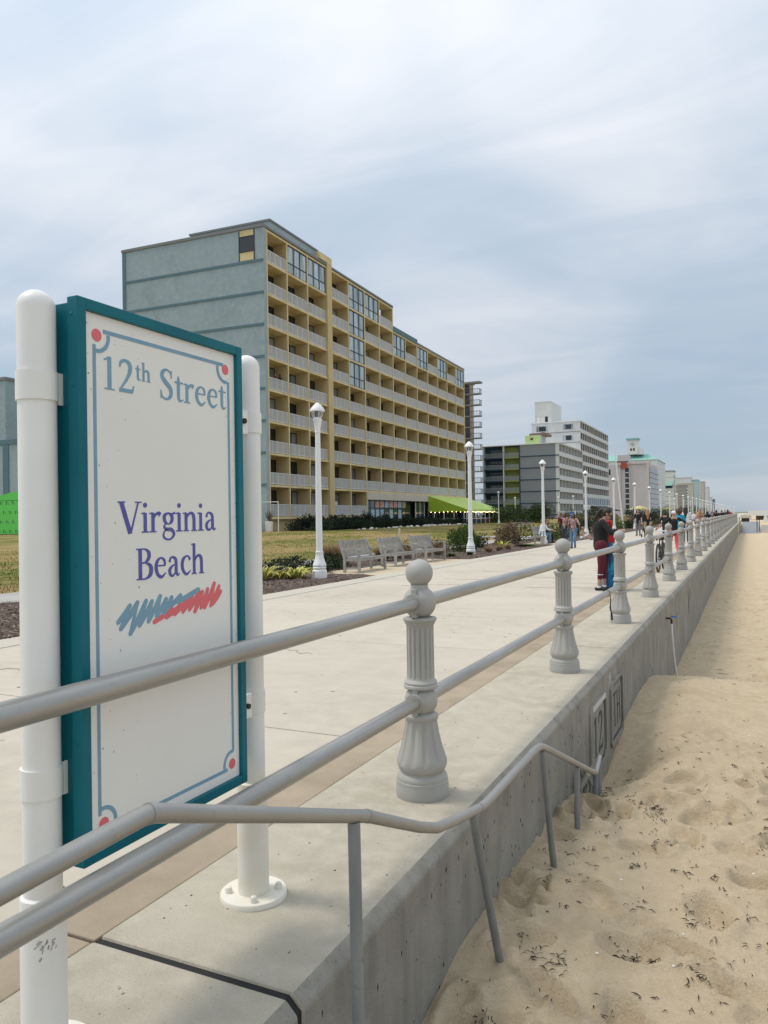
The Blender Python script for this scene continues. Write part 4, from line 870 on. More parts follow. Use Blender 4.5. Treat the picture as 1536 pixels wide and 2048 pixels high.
# ================================================================== LAMPS
M_LAMP = mat('lamp white', (0.82, 0.82, 0.80), 0.35, spec=0.5, var=(2, (0.76, 0.76, 0.74), .4, .75)); M_ACR = mat('lamp globe', (0.16, 0.17, 0.18), 0.15, spec=0.8)
def make_lamp(n, label):
    t = thing('street_lamp', label, 'street lamp', (0, 0, 0), group='white lamp posts along the promenade')
    MB().lathe([(0, .215), (.20, .215), (.22, .205), (.235, .18), (.25, .19), (.29, .20), (.31, .185)], n).out('base', M_LAMP, t)
    MB().lathe([(.311, .175), (.33, .195), (.36, .20), (.42, .175), (.50, .14), (.60, .118), (.66, .112), (.668, .125), (.69, .125), (.70, .098), (2.2, .088), (3.72, .074), (3.73, .09), (3.76, .09), (3.77, .078)], 16 if n > 12 else 8, flutes=((.36, .6, 8, .008),) if n > 12 else (), smooth=n < 12).out('shaft', M_LAMP, t)
    MB().lathe([(3.771, .08), (3.85, .084), (3.95, .105), (4.03, .122), (4.05, .135), (4.08, .135), (4.09, .10), (4.12, .10), (4.13, .05)], n).out('capital', M_LAMP, t)
    la = obj('lantern', MB().lathe([(4.131, .05), (4.16, .075), (4.27, .088), (4.275, .02)], n).mesh('lantern', M_ACR), t)
    if n > 12:
        b = MB()
        for k in range(6):
            a = k * math.pi / 3 + .3; c, s = math.cos(a), math.sin(a)
            b.tube([(c * r, s * r, z) for r, z in ((.095, 4.10), (.135, 4.14), (.15, 4.19), (.165, 4.25), (.185, 4.29))], .011, 6)
        b.out('rib', M_LAMP, la)
    else:
        b = MB()
        for k in range(4): a = k * math.pi / 2; b.bar((.1 * math.cos(a), .1 * math.sin(a), 4.1), (.18 * math.cos(a), .18 * math.sin(a), 4.29), .02, .02)
        b.out('rib', M_LAMP, la)
    MB().lathe([(4.275, .19), (4.265, .212), (4.285, .222), (4.31, .215), (4.36, .185), (4.41, .135), (4.44, .105), (4.455, .08), (4.48, .06), (4.495, .03), (4.50, 0)], n).out('hood', M_LAMP, t)
    return t
LX = -9.98
lamp_hi = make_lamp(32, 'white lamp post between the yucca clump and the first bench, nearest the street sign'); lamp_hi.location = (LX + .05, 17.05, 0.0); lamp_hi.scale = (.87, .87, 1)
WHERE = ['white lamp post beside the green bush after the third bench', 'white lamp post at the occupied bench, third from the street sign', 'white lamp post left of the woman in maroon leggings, fourth from the street sign']
for i in range(1, 4): dup(lamp_hi, (LX, 17.05 + 11.95 * i, 0), .4 * i, WHERE[i - 1])
lamp_lo = make_lamp(10, 'white lamp post, fifth in the promenade row from the street sign'); lamp_lo.location = (LX, 17.05 + 11.95 * 4, 0); lamp_lo.scale = (.87, .87, 1)
for i in range(5, 42):
    dup(lamp_lo, (LX + .1, 17.05 + 11.95 * i, 0), 0, ('white lamp post, %s in the promenade row from the street sign' % ORD[i]) if i < 14 else 'tiny white lamp post in the far converging end of the promenade row')
    if i > 11 and i % 2 == 0: dup(lamp_lo, (LX - 3.6, 17.05 + 11.95 * i + 5, 0), 0, 'tiny white lamp post in the inner row behind the promenade row')
for (x, y, lab) in ((-30.4, 100.0, 'small white lamp post at the right end of the green awning'), (-38.0, 135.2, 'small white lamp post before the hedge right of the awning'), (-31.0, 138.7, 'small white lamp post right of the third promenade lamp'), (-27.5, 134.5, 'small white lamp post above the standing girls, right of its twin')):
    dup(lamp_lo, (x, y, .3), 0, lab)
fp = thing('leaning_pole', 'tall leaning white pole in front of the mauve hotel', 'pole', (-11.2, 78.5, 0)); MB().tube([(0, 0, 0), (-.75, 0, 8.2)], [.09, .05], 10).out('shaft', M_LAMP, fp); MB().lathe([(0, .16), (.05, .16), (.05, .1)], 10).out('base', M_LAMP, fp)
fp = thing('tan_pole', 'cream utility pole right of the couple with the pushchair', 'pole', (-10.8, 96, 0)); MB().tube([(0, 0, 0), (0, 0, 8.0)], [.14, .10], 10).out('shaft', M_CREAM, fp)

# ================================================================== BENCHES
M_TEAK = mat('weathered teak', (0.43, 0.41, 0.38), 0.9, var=(5, (0.24, 0.225, 0.20), .35, .7), stretch=(1, 1, 1), wear=(40, (0.43, 0.41, 0.375), .55, .75), bump=(60, .3, .004), objvar=.1)
def make_bench(label):
    t = thing('bench', label, 'bench', group='weathered wooden benches along the promenade')   # front towards +x, length along y
    L_ = 1.68
    for s in (0, 1):
        y = s * L_
        MB().bar((0, y, 0), (0, y, .62), .07, .055, (0, 1, 0)).out('front_leg', M_TEAK, t)
        MB().bar((-.46, y, 0), (-.46, y, .42), .07, .055, (0, 1, 0)).bar((-.46, y, .40), (-.62, y, .90), .07, .055, (0, 1, 0)).out('rear_leg', M_TEAK, t)
        MB().bar((-.52, y, .635), (-.30, y, .625), .065, .03).bar((-.31, y, .625), (-.05, y, .65), .075, .03).bar((-.06, y, .65), (.06, y, .625), .075, .03).out('arm_rest', M_TEAK, t)
        MB().bar((-.45, y, .36), (-.02, y, .36), .035, .07).bar((-.45, y, .12), (-.02, y, .12), .035, .05).out('side_rail', M_TEAK, t)
        MB().ell((-.62, y, .925), (.03, .03, .03), 8, 6).out('knob', M_TEAK, t)
    sl = MB().bar((0, .03, 0), (0, L_ - .03, 0), .062, .022).mesh('seat_slat', M_TEAK)
    for i in range(6): obj('seat_slat', sl, t, (.005 - i * .078, 0, .412 - .035 * math.sin(i / 5 * math.pi)))
    MB().bar((.01, .03, .365), (.01, L_ - .03, .365), .03, .075).bar((-.22, .03, .12), (-.22, L_ - .03, .12), .03, .05).out('front_rail', M_TEAK, t)
    MB().bar((-.595, .03, .845), (-.595, L_ - .03, .845), .035, .10, (0, 0, 1)).out('top_rail', M_TEAK, t); MB().bar((-.475, .03, .47), (-.475, L_ - .03, .47), .035, .06).out('back_rail', M_TEAK, t)
    bs = MB().bar((-.478, 0, .49), (-.588, 0, .80), .046, .016, (1, 0, 0)).mesh('back_slat', M_TEAK)
    for i in range(17): obj('back_slat', bs, t, (0, .085 + i * (L_ - .17) / 16, 0))
    MB().ell((-.575, L_ / 2, .85), (.006, .03, .02), 8, 6).out('plaque', M_CREAM, t)
    return t
bench = make_bench('weathered wooden bench nearest the first lamp post, first of three in a row'); bench.location = (-9.86, 19.12, .002)
dup(bench, (-9.93, 21.72, .002), R(1), 'weathered wooden bench in the middle of the row of three'); dup(bench, (-9.86, 24.02, .002), R(-1), 'weathered wooden bench last of the three, beside the brown grass clump')
dup(bench, (-9.9, 40.6, .002), R(2), 'weathered wooden bench people sit on behind the third lamp post')

# ================================================================== PLANTS
def leafmat(n, a, b, isl=.35): return mat(n, a, .75, var=(2.2, b, .38, .66), island=isl, spec=.25)
LF_DK = leafmat('dark leaf', (0.022, 0.036, 0.018), (0.040, 0.062, 0.026)); LF_GR = leafmat('green leaf', (0.060, 0.105, 0.025), (0.10, 0.145, 0.035)); LF_BR = leafmat('dry leaf', (0.27, 0.195, 0.115), (0.18, 0.13, 0.075)); LF_TAN = leafmat('dry grass blade', (0.37, 0.27, 0.16), (0.26, 0.18, 0.10)); LF_YEL = leafmat('yellow striped blade', (0.60, 0.54, 0.15), (0.33, 0.34, 0.08), .5); LF_BLK = leafmat('evergreen leaf', (0.012, 0.020, 0.014), (0.024, 0.036, 0.020)); LF_HG = leafmat('hedge leaf', (0.055, 0.085, 0.030), (0.085, 0.115, 0.035))
M_TWIG = mat('twig', (0.13, 0.09, 0.06), .9); LF_OL = leafmat('heather leaf', (0.17, 0.145, 0.075), (0.11, 0.12, 0.05))
def shrub(name, label, cat, loc, rad, n, leaf, m, seed, lumps=7, group=None, up=.3, stems=True):
    """leaf clumps through the crown's volume: lumps of uneven size, leaves as small bent blades"""
    rn = random.Random(seed); t = thing(name, label, cat, loc, group=group); b = MB()
    L_ = [(Vector((rn.gauss(0, .42), rn.gauss(0, .42), rn.uniform(.1, .8))), rn.uniform(.35, .6)) for _ in range(lumps)]
    for i in range(n):
        c, r = L_[rn.randrange(lumps)]
        d = Vector((rn.gauss(0, 1), rn.gauss(0, 1), rn.gauss(0, 1))).normalized() * (rn.random() ** .35) * r
        p = c + d; p.z = abs(p.z) * .95 + .02
        P = Vector((p.x * rad[0], p.y * rad[1], p.z * rad[2]))
        ax = (d + Vector((rn.gauss(0, .5), rn.gauss(0, .5), up + rn.gauss(0, .4)))).normalized(); sd = ax.cross(Vector((rn.gauss(0, 1), rn.gauss(0, 1), rn.gauss(0, 1)))).normalized()
        l = leaf * rn.uniform(.6, 1.3); w_ = l * .34; md = P + ax * l * .55 + sd.cross(ax) * l * .12
        b.add([P, md - sd * w_, P + ax * l, md + sd * w_], [(0, 1, 2, 3)])
    b.out('foliage', m, t)
    if stems:
        s = MB()
        for i in range(10):
            a = rn.uniform(0, 6.3); r = rn.uniform(.2, .6); s.tube([(0, 0, -.05), (math.cos(a) * r * rad[0] * .5, math.sin(a) * r * rad[1] * .5, rad[2] * .35), (math.cos(a) * r * rad[0], math.sin(a) * r * rad[1], rad[2] * rn.uniform(.6, .9))], [.015, .01, .004], 4)
        s.out('stem', M_TWIG, t)
    return t
def blades(name, label, cat, loc, n, h, spread, w, m, seed, droop=.5, group=None, stiff=0.0):
    rn = random.Random(seed); t = thing(name, label, cat, loc, group=group); b = MB()
    for i in range(n):
        a = rn.uniform(0, 6.283); r0 = rn.random() ** .5 * spread * .25; hh = h * rn.uniform(.55, 1.1); sp_ = spread * rn.uniform(.25, 1.0)
        c, s = math.cos(a), math.sin(a); sd = Vector((-s, c, 0)) ; vs = []; K = 4
        for k in range(K + 1):
            q = k / K; rr = r0 + sp_ * (q ** (1.5 - stiff)); z = hh * (q - droop * q ** 2.6); ww = w * (1 - q ** 1.6 * .97) * (1 if k else .7)
            p = Vector((c * rr, s * rr, z)); vs += [p - sd * ww, p + sd * ww + Vector((0, 0, ww * .3))]
        b.add(vs, [(2 * k, 2 * k + 1, 2 * k + 3, 2 * k + 2) for k in range(K)])
    b.out('blade', m, t); return t
# bed round the first lamp
blades('yucca', 'yellow striped yucca half hidden by the right sign post', 'yucca', (-11.0, 15.95, .03), 70, .62, .66, .026, LF_YEL, 1, .5, stiff=.4)
blades('yucca', 'low sprawling yellow striped yucca between its two neighbours', 'yucca', (-10.75, 16.45, .03), 60, .44, .72, .026, LF_YEL, 2, .75)
blades('yucca', 'yellow striped yucca nearest the first lamp post', 'yucca', (-10.45, 16.75, .03), 85, .60, .70, .026, LF_YEL, 3, .7, stiff=.2)
shrub('evergreen_shrub', 'dark evergreen shrub behind the yuccas', 'shrub', (-11.9, 16.9, 0), (.6, .65, .40), 1200, .07, LF_BLK, 11)
shrub('evergreen_shrub', 'low dark spreading shrub left of the first lamp post', 'shrub', (-11.75, 18.8, 0), (.85, .8, .42), 1900, .07, LF_DK, 12)
shrub('evergreen_shrub', 'low dark shrub between the lamp post and the first bench', 'shrub', (-11.6, 20.4, 0), (.65, .75, .42), 1500, .075, LF_DK, 13)
blades('ornamental_grass', 'clipped tan grass clump behind the first bench', 'grass clump', (-12.2, 21.9, 0), 900, .82, .72, .010, LF_TAN, 14, .12, stiff=.6)
blades('ornamental_grass', 'tan grass clump seen under the arm between the first two benches', 'grass clump', (-11.6, 24.3, 0), 700, .62, .55, .010, LF_TAN, 15, .2)
shrub('dry_shrub', 'leafless brown shrub behind the middle bench', 'shrub', (-11.6, 25.8, 0), (.6, .7, .6), 900, .08, LF_BR, 16)
shrub('dry_shrub', 'russet dry shrub left of the second lamp post', 'shrub', (-10.7, 27.3, 0), (.52, .6, .62), 2000, .065, LF_BR, 17)
blades('green_tuft', 'short green leafy tuft at the foot of the russet shrub', 'plant', (-10.0, 26.9, .02), 130, .26, .30, .020, LF_GR, 18, .4)
blades('green_tuft', 'short green leafy tuft at the foot of the second lamp post', 'plant', (-9.75, 28.2, .02), 130, .26, .30, .020, LF_GR, 19, .4)
shrub('green_bush', 'rounded green feathery bush right of the second lamp post', 'shrub', (-11.1, 31.0, 0), (.72, .8, .92), 3400, .085, LF_GR, 20, up=1.1)
blades('lavender_tuft', 'pale grey lavender tuft in front of the green bush', 'plant', (-9.75, 30.6, .02), 240, .34, .36, .008, LF_TAN, 21, .2)
blades('lavender_tuft', 'second pale lavender tuft further along the mulch edge', 'plant', (-9.7, 31.9, .02), 240, .34, .36, .008, LF_TAN, 22, .2)
blades('lavender_tuft', 'last pale lavender tuft before the bright yucca', 'plant', (-9.7, 33.2, .02), 240, .34, .36, .008, LF_TAN, 23, .2)
blades('yucca', 'small bright yellow yucca between green bush and bare brown bush', 'yucca', (-10.4, 34.6, .02), 60, .55, .55, .024, LF_YEL, 24, .4)
shrub('evergreen_shrub', 'dark shrub behind the small bright yucca', 'shrub', (-11.8, 35.0, 0), (.65, .65, .62), 1500, .08, LF_DK, 25)
shrub('dry_shrub', 'tall bare brown bush before the occupied bench', 'shrub', (-11.0, 37.2, 0), (.68, .7, .98), 1700, .10, LF_BR, 26, up=.9)
shrub('evergreen_shrub', 'dark green shrub at the end of the occupied bench', 'shrub', (-11.6, 39.4, 0), (.62, .65, .75), 1800, .08, LF_DK, 27)
blades('green_tuft', 'low mat of fresh green grass near the third lamp post', 'plant', (-9.8, 36.6, .02), 300, .20, .75, .014, LF_GR, 28, .3)
shrub('evergreen_shrub', 'dark glossy bush at the left edge, behind the left sign post', 'shrub', (-11.9, 10.45, 0), (.40, .45, .52), 900, .075, LF_DK, 29)
blades('green_tuft', 'green grass tuft in the mulch by the left sign post', 'plant', (-11.3, 9.85, .02), 200, .2, .45, .012, LF_GR, 30, .3)
# beds further along
NAMES = [('green_bush', LF_GR, 'green bush'), ('dry_shrub', LF_BR, 'brown bush'), ('evergreen_shrub', LF_DK, 'dark bush'), ('heather', LF_OL, 'olive heather mound')]
for i in range(22):
    y = 45.5 + i * 4.4; nm, m, w_ = NAMES[(i * 7 + i // 3) % 4]
    if 50 < y < 54: continue
    rr = random.uniform(.8, 1.3); shrub(nm, '%s in the planting strip, %s past the occupied bench' % (w_, ORD[i] if i < 20 else 'twenty %s' % ORD[i - 20]), 'shrub', (-11.4 + random.uniform(-.5, .4), y, 0), (rr, rr * 1.2, random.uniform(.7, 1.2)), 900, .13, m, 100 + i, group='bushes in the planting strip', stems=False)
# hedge at the hotel foot: two tiers of clipped evergreen
dv = Vector((-.0346, .9994, 0)); nv = Vector((.9994, .0346, 0)); h0 = Vector((-38, 56.45, 0))
for i in range(13):
    p = h0 + dv * (1.6 + i * 3.0) + nv * 2.2; shrub('hedge_bush', 'dark clipped hedge bush against the hotel foot, %s from its south corner' % ORD[i], 'hedge', (p.x, p.y, .4), (1.1, 2.1, 1.35 if i < 7 else .95), 1500, .17, LF_BLK, 200 + i, 9, 'tall hedge bushes at the hotel foot', stems=False)
for i in range(15):
    p = h0 + dv * (2.5 + i * 2.75) + nv * 4.3; shrub('hedge_bush', 'low dark hedge bush at the lawn edge, %s from the hotel corner' % ORD[i], 'hedge', (p.x, p.y, .4), (1.0, 1.9, .85), 1100, .16, LF_BLK if i % 3 else LF_DK, 230 + i, 8, 'low hedge bushes at the lawn edge', stems=False)
ms = MB().ell((0, 0, .05), (.20, .26, .12), 7, 5, smooth=False).mesh('edging_stone', mat('white stone', (0.66, 0.63, 0.57), .9, objvar=.2))
for i in range(34):
    p = h0 + dv * (6 + i * 1.05 + random.uniform(-.3, .3)) + nv * (5.9 + random.uniform(-.3, .3))
    o = obj('edging_stone', ms, None, (p.x, p.y, .42), rot=random.uniform(0, 3)); q = random.uniform(.55, 1.2); o.scale = (q, q, q * random.uniform(.8, 1.3)); tag(o, 'small whitish stone edging the hedge bed below the hotel', 'stone', 'white stones edging the hedge bed')
# big hedge on the bank between the awning and the grey hotel, and bushes in front of the grey hotel
for i, (x, y, rx, rz) in enumerate(((-33.5, 111, 3.2, 2.3), (-31.0, 112.5, 3.0, 2.6), (-29.0, 114.5, 2.6, 2.7), (-35.5, 118, 3, 2.2))):
    shrub('bank_hedge', 'broad green hedge mound right of the awning, %s from the left' % ORD[i], 'hedge', (x, y, .25), (rx, rx, rz), 3200, .22, LF_HG, 300 + i, 14, 'hedge mounds right of the awning', stems=False)
for i, (x, y, rx, rz, m) in enumerate(((-26, 128, 2.4, 2.0, LF_DK), (-22.5, 125, 2.2, 2.0, LF_DK), (-20, 120, 2.2, 1.8, LF_DK), (-19.5, 100, 1.8, 1.3, LF_OL), (-16.8, 84, 1.5, 1.3, LF_OL), (-16, 95, 1.8, 1.7, LF_DK), (-15.5, 118, 2, 2.0, LF_DK), (-15.5, 140, 2, 2.4, LF_DK), (-15, 165, 2, 2.4, LF_HG), (-15, 190, 2.2, 2.6, LF_DK), (-15, 220, 2.4, 3.0, LF_DK), (-15, 262, 2.6, 3.2, LF_HG), (-15, 310, 3, 3.4, LF_DK))):
    shrub('bank_bush', 'bush mound before the far hotels, %s counting away from the lawn' % ORD[i], 'shrub', (x, y, .1), (rx, rx, rz), 1500, .2, m, 320 + i, 10, 'bush mounds before the far hotels', stems=False)
for i, y in enumerate((150, 205, 290)):
    t = thing('garden_umbrella', 'small yellow garden parasol below the far hotels, %s away' % ORD[i], 'umbrella', (-18.5, y, .2)); MB().tube([(0, 0, 0), (0, 0, 2.6)], .05, 6).out('pole', M_CREAM, t); MB().lathe([(2.1, 2.2), (2.75, .05), (2.8, 0)], 8, smooth=False).out('canopy', mat('faded yellow cloth', (0.55, 0.5, 0.2), .8), t)
# grass tufts on the lawn and mulch chips: nobody could count them
b = MB(); rn = random.Random(4)
for i in range(26000):
    y = 9 + (rn.random() ** 1.6) * 55; x = -14.8 - rn.random() * (4 + .42 * y); z = gz(x, y) if i % 9 == 0 else float(land(np.array(x))) + .01
    h = rn.uniform(.03, .08); a = rn.uniform(0, 6.3); w_ = rn.uniform(.01, .03); c, s = math.cos(a) * w_, math.sin(a) * w_; lx_, ly_ = rn.gauss(0, .03), rn.gauss(0, .03)
    b.add([(x - c, y - s, z - .02), (x + c, y + s, z - .02), (x + lx_, y + ly_, z + h)], [(0, 1, 2)])
b.out('lawn_grass', mat('grass blade', (0.29, 0.225, 0.095), .9, var=(.17, (0.15, 0.165, 0.035), .44, .56, 7), stretch=(1.6, .65, 1), island=.35), kind='stuff')['label'] = 'patchy winter grass, half straw half green'
b = MB()
for i in range(9000):
    y = 7 + (rn.random() ** 1.5) * 38; x = rn.uniform(-12.7, -9.0)
    if 18.5 < y < 26.1 and x > -11: continue
    z = float(mz(np.array(x), np.array(y))); l = rn.uniform(.015, .05); a = rn.uniform(0, 6.3); c, s = math.cos(a), math.sin(a); w_ = rn.uniform(.005, .012); t_ = rn.uniform(0, .03)
    b.add([(x - c * l - s * w_, y - s * l + c * w_, z + .004), (x + c * l - s * w_, y + s * l + c * w_, z + .004 + t_), (x + c * l + s * w_, y + s * l - c * w_, z + .012 + t_), (x - c * l + s * w_, y - s * l - c * w_, z + .01)], [(0, 1, 2, 3)])
b.out('bark_chips', mat('bark chip', (0.17, 0.125, 0.095), .95, island=.85), kind='stuff')['label'] = 'shredded bark chips on the planting bed'
# ================================================================== PEOPLE
SKIN = mat('skin', (0.42, 0.235, 0.165), .55); SKIN2 = mat('dark skin', (0.15, 0.075, 0.045), .55); SKIN3 = mat('pale skin', (0.55, 0.33, 0.25), .55)
def cloth(n, c, **k): return mat(n + ' cloth', c, .9, **k)
BLK = cloth('black', (.012, .012, .014)); MARO = cloth('maroon', (.10, .010, .022)); HAIR = mat('dark hair', (.020, .012, .008), .6); HAIRB = mat('brown hair', (.075, .035, .018), .6); HAIRO = mat('red blond hair', (.36, .17, .08), .6); WHT = cloth('white', (.72, .72, .74)); JEAN = cloth('denim', (.10, .19, .32), var=(9, (.30, .40, .5), .55, .65)); JEAN2 = cloth('dark denim', (.025, .05, .10)); TURQ = cloth('turquoise', (.03, .30, .46)); CORAL = cloth('coral', (.78, .10, .13)); GREYC = cloth('grey', (.18, .17, .18)); REDC = cloth('red', (.42, .025, .03)); BLUEC = cloth('blue', (.03, .13, .33)); FLOR = cloth('patterned pink', (.55, .33, .30), var=(16, (.06, .04, .05), .5, .56)); DRED = cloth('dark red', (.12, .015, .02)); TANC = cloth('tan', (.42, .30, .20)); SHOE = mat('black shoe', (.01, .01, .012), .5); SOLE = mat('white sole', (.75, .75, .75), .5); SHAD = mat('sunglass', (.008, .008, .01), .1)
J0 = dict(pel=(0, 0, .94), wst=(0, 0, 1.10), chs=(0, .01, 1.29), nck=(0, 0, 1.46), hed=(0, .02, 1.60), shl=(-.18, 0, 1.41), shr=(.18, 0, 1.41), ell=(-.24, -.02, 1.14), elr=(.24, -.02, 1.14), wrl=(-.25, .07, .90), wrr=(.25, .07, .90), hpl=(-.09, 0, .92), hpr=(.09, 0, .92), knl=(-.10, .03, .50), knr=(.10, .03, .50), anl=(-.10, -.01, .085), anr=(.10, -.01, .085))
def remesh(o, v, it=3):
    m = o.modifiers.new('remesh', 'REMESH'); m.mode = 'VOXEL'; m.voxel_size = v; m.use_smooth_shade = True
    s = o.modifiers.new('smooth', 'SMOOTH'); s.iterations = it; s.factor = .5
def person(label, loc, rz, J=None, h=1.7, top=BLK, bot=JEAN, skin=SKIN, hair=HAIR, hairkind='short', sleeve=1.0, leg=1.0, bulk=1.0, vox=.018, extra=None, shoe=SHOE, group=None, female=False):
    """one skinned body; clothes, hair and shoes are children that follow it. Faces +y before turning"""
    P = dict(J0); P.update(J or {}); P = {k: Vector(v) for k, v in P.items()}
    t = thing('person', label, 'person', loc, rz, group); s = h / 1.72; t.scale = (s, s, s); k = bulk
    hd = P['hed']; nf = (P['hed'] - P['nck']).normalized(); b = MB()
    b.cap(P['pel'], P['wst'], .125 * k, .115 * k).cap(P['wst'], P['chs'], .115 * k, .13 * k).cap(P['shl'] * .75 + P['shr'] * .25, P['shr'] * .75 + P['shl'] * .25, .075, .075)
    b.cap(P['nck'] - Vector((0, 0, .06)), hd - nf * .05, .052, .05)
    fw = Vector((0, 1, 0)) if 'face' not in P else P['face'].normalized(); sd = fw.cross(Vector((0, 0, 1))).normalized(); up = sd.cross(fw).normalized()
    ht = lambda x, y, z: hd + sd * x + fw * y + up * z
    b.ell(ht(0, -.005, .03), (.076, .09, .088)).ell(ht(0, .02, -.035), (.058, .068, .075)).ell(ht(0, .072, -.07), (.03, .024, .022))
    b.cap(ht(0, .088, .01), ht(0, .106, -.022), .010, .014).ell(ht(0, .082, -.052), (.024, .012, .009))
    for q in (-1, 1): b.ell(ht(q * .078, -.005, -.005), (.010, .02, .03))
    for q, a in (('l', -1), ('r', 1)):
        sh, el, wr, hp, kn, an = (P[n + q] for n in ('sh', 'el', 'wr', 'hp', 'kn', 'an'))
        b.cap(sh, el, .050, .040).cap(el, wr, .041, .027)
        d = (wr - el).normalized(); sx = d.cross(fw if abs(d.dot(fw)) < .9 else up).normalized(); nz = sx.cross(d).normalized()
        b.ell(wr + d * .055, (.038, .048, .018), 10, 8, Matrix((sx, d, nz)).transposed())
        for f_, (o_, l_) in enumerate(((-.028, .060), (-.010, .072), (.009, .068), (.027, .052))):
            r0 = wr + d * .085 + sx * o_; m0 = r0 + d * l_ * .55 - nz * .006 * a; b.cap(r0, m0, .0095, .009, 6).cap(m0, m0 + d * l_ * .45 - nz * .02 * a, .009, .0075, 6)
        th0 = wr + d * .03 - sx * .034; b.cap(th0, th0 + d * .035 - sx * .022, .012, .011, 6).cap(th0 + d * .035 - sx * .022, th0 + d * .065 - sx * .022, .011, .009, 6)
        b.cap(hp, kn, .085 * k, .055).cap(kn, an, .054, .036).ell(an + Vector((0, -.005, -.03)), (.035, .045, .045))
        ft = P['to' + q] if 'to' + q in P else an + Vector((a * .02, .15, -.05)); b.cap(an + Vector((0, 0, -.045)), ft, .034, .026)
    body = b.out('body', skin, t); remesh(body, vox * .72, 2)
    c = MB(); e = .016
    c.cap(P['pel'] + Vector((0, 0, -.02 if bot else 0)), P['wst'], .130 * k + e, .120 * k + e).cap(P['wst'], P['chs'], .120 * k + e, .138 * k + e).cap(P['shl'] * .85 + P['shr'] * .15, P['shr'] * .85 + P['shl'] * .15, .070, .070).cap(P['chs'], P['nck'] - Vector((0, 0, .07)), .12, .07)
    if female: c.ell(P['chs'] + fw * .10 + Vector((-.065, 0, -.01)), .07).ell(P['chs'] + fw * .10 + Vector((.065, 0, -.01)), .07)
    for q in 'lr':
        sh, el, wr = P['sh' + q], P['el' + q], P['wr' + q]
        if sleeve <= .5: c.cap(sh, sh.lerp(el, sleeve * 2), .062, .058)
        else: c.cap(sh, el, .062, .054).cap(el, el.lerp(wr, sleeve * 2 - 1.06), .054, .042)
    o = c.out('top', top, t); remesh(o, vox)
    c = MB(); c.cap(P['hpl'], P['hpr'], .112 * k + .012, .112 * k + .012).cap(P['pel'], P['wst'] * .5 + P['pel'] * .5, .128 * k + .010, .118 * k + .010)
    for q in 'lr':
        hp, kn, an = P['hp' + q], P['kn' + q], P['an' + q]
        c.cap(hp, kn, .093 * k, .068)
        if leg > .5: c.cap(kn, kn.lerp(an, leg * 2 - 1.02), .068, .052)
    o = c.out('trousers', bot, t); remesh(o, vox)
    for q, a in (('l', -1), ('r', 1)):
        an = P['an' + q]; ft = P['to' + q] if 'to' + q in P else an + Vector((a * .02, .15, -.05)); d = (ft - an); d.z = 0
        d = d.normalized() if d.length > .01 else Vector((0, 1, 0))
        c = MB(); hl = an + Vector((0, 0, -.045)) - d * .045; c.cap(hl, ft, .042, .034).cap(an + Vector((0, 0, -.045)), an + Vector((0, 0, -.02)), .044, .040); o = c.out('shoe', shoe, t); remesh(o, .012)
        MB().cbox((hl + ft) / 2 + Vector((0, 0, -.040)), (.038, (ft - hl).length / 2 + .035, .008), Matrix((Vector((d.y, -d.x, 0)), d, Vector((0, 0, 1)))).transposed()).out('sole', SOLE, o)
    c = MB()
    if hairkind != 'cap':
        c.ell(ht(0, -.022, .045), (.086, .094, .085)).ell(ht(0, -.05, .0), (.078, .065, .085))
    if hairkind == 'pony': c.cap(ht(0, -.10, .06), ht(0, -.16, -.02), .032, .04).cap(ht(0, -.16, -.02), ht(0, -.15, -.20), .042, .03).cap(ht(0, -.15, -.2), ht(0, -.13, -.30), .03, .010)
    if hairkind == 'long':
        c.cap(ht(0, -.07, .02), ht(0, -.11, -.20), .085, .085).cap(ht(0, -.11, -.2), ht(0, -.12, -.42), .085, .055)
        for q in (-1, 1): c.cap(ht(q * .07, -.02, .03), ht(q * .085, -.03, -.16), .035, .03)
    if hairkind == 'curly':
        rn = random.Random(len(label))
        for i in range(34):
            v = Vector((rn.gauss(0, 1), rn.gauss(0, 1), rn.gauss(0, 1))).normalized()
            if v.y > .45 and v.z < .3: continue
            c.ell(ht(v.x * .12, v.y * .10 - .04, v.z * .11 + .02), .048, 8, 6)
    if hairkind == 'cap':
        c.ell(ht(0, -.01, .05), (.088, .098, .075)).cap(ht(-.03, .09, .055), ht(.03, .09, .055), .022).cap(ht(-.03, .13, .045), ht(.03, .13, .045), .016)
    o = c.out('cap' if hairkind == 'cap' else 'hair', hair, t); remesh(o, vox * .8, 2)
    ey = MB()
    for q in (-1, 1): ey.ell(ht(q * .03, .083, .008), (.011, .006, .007), 8, 6)
    ey.out('eyes', SHAD, t)
    if extra: extra(t, P, ht)
    return t
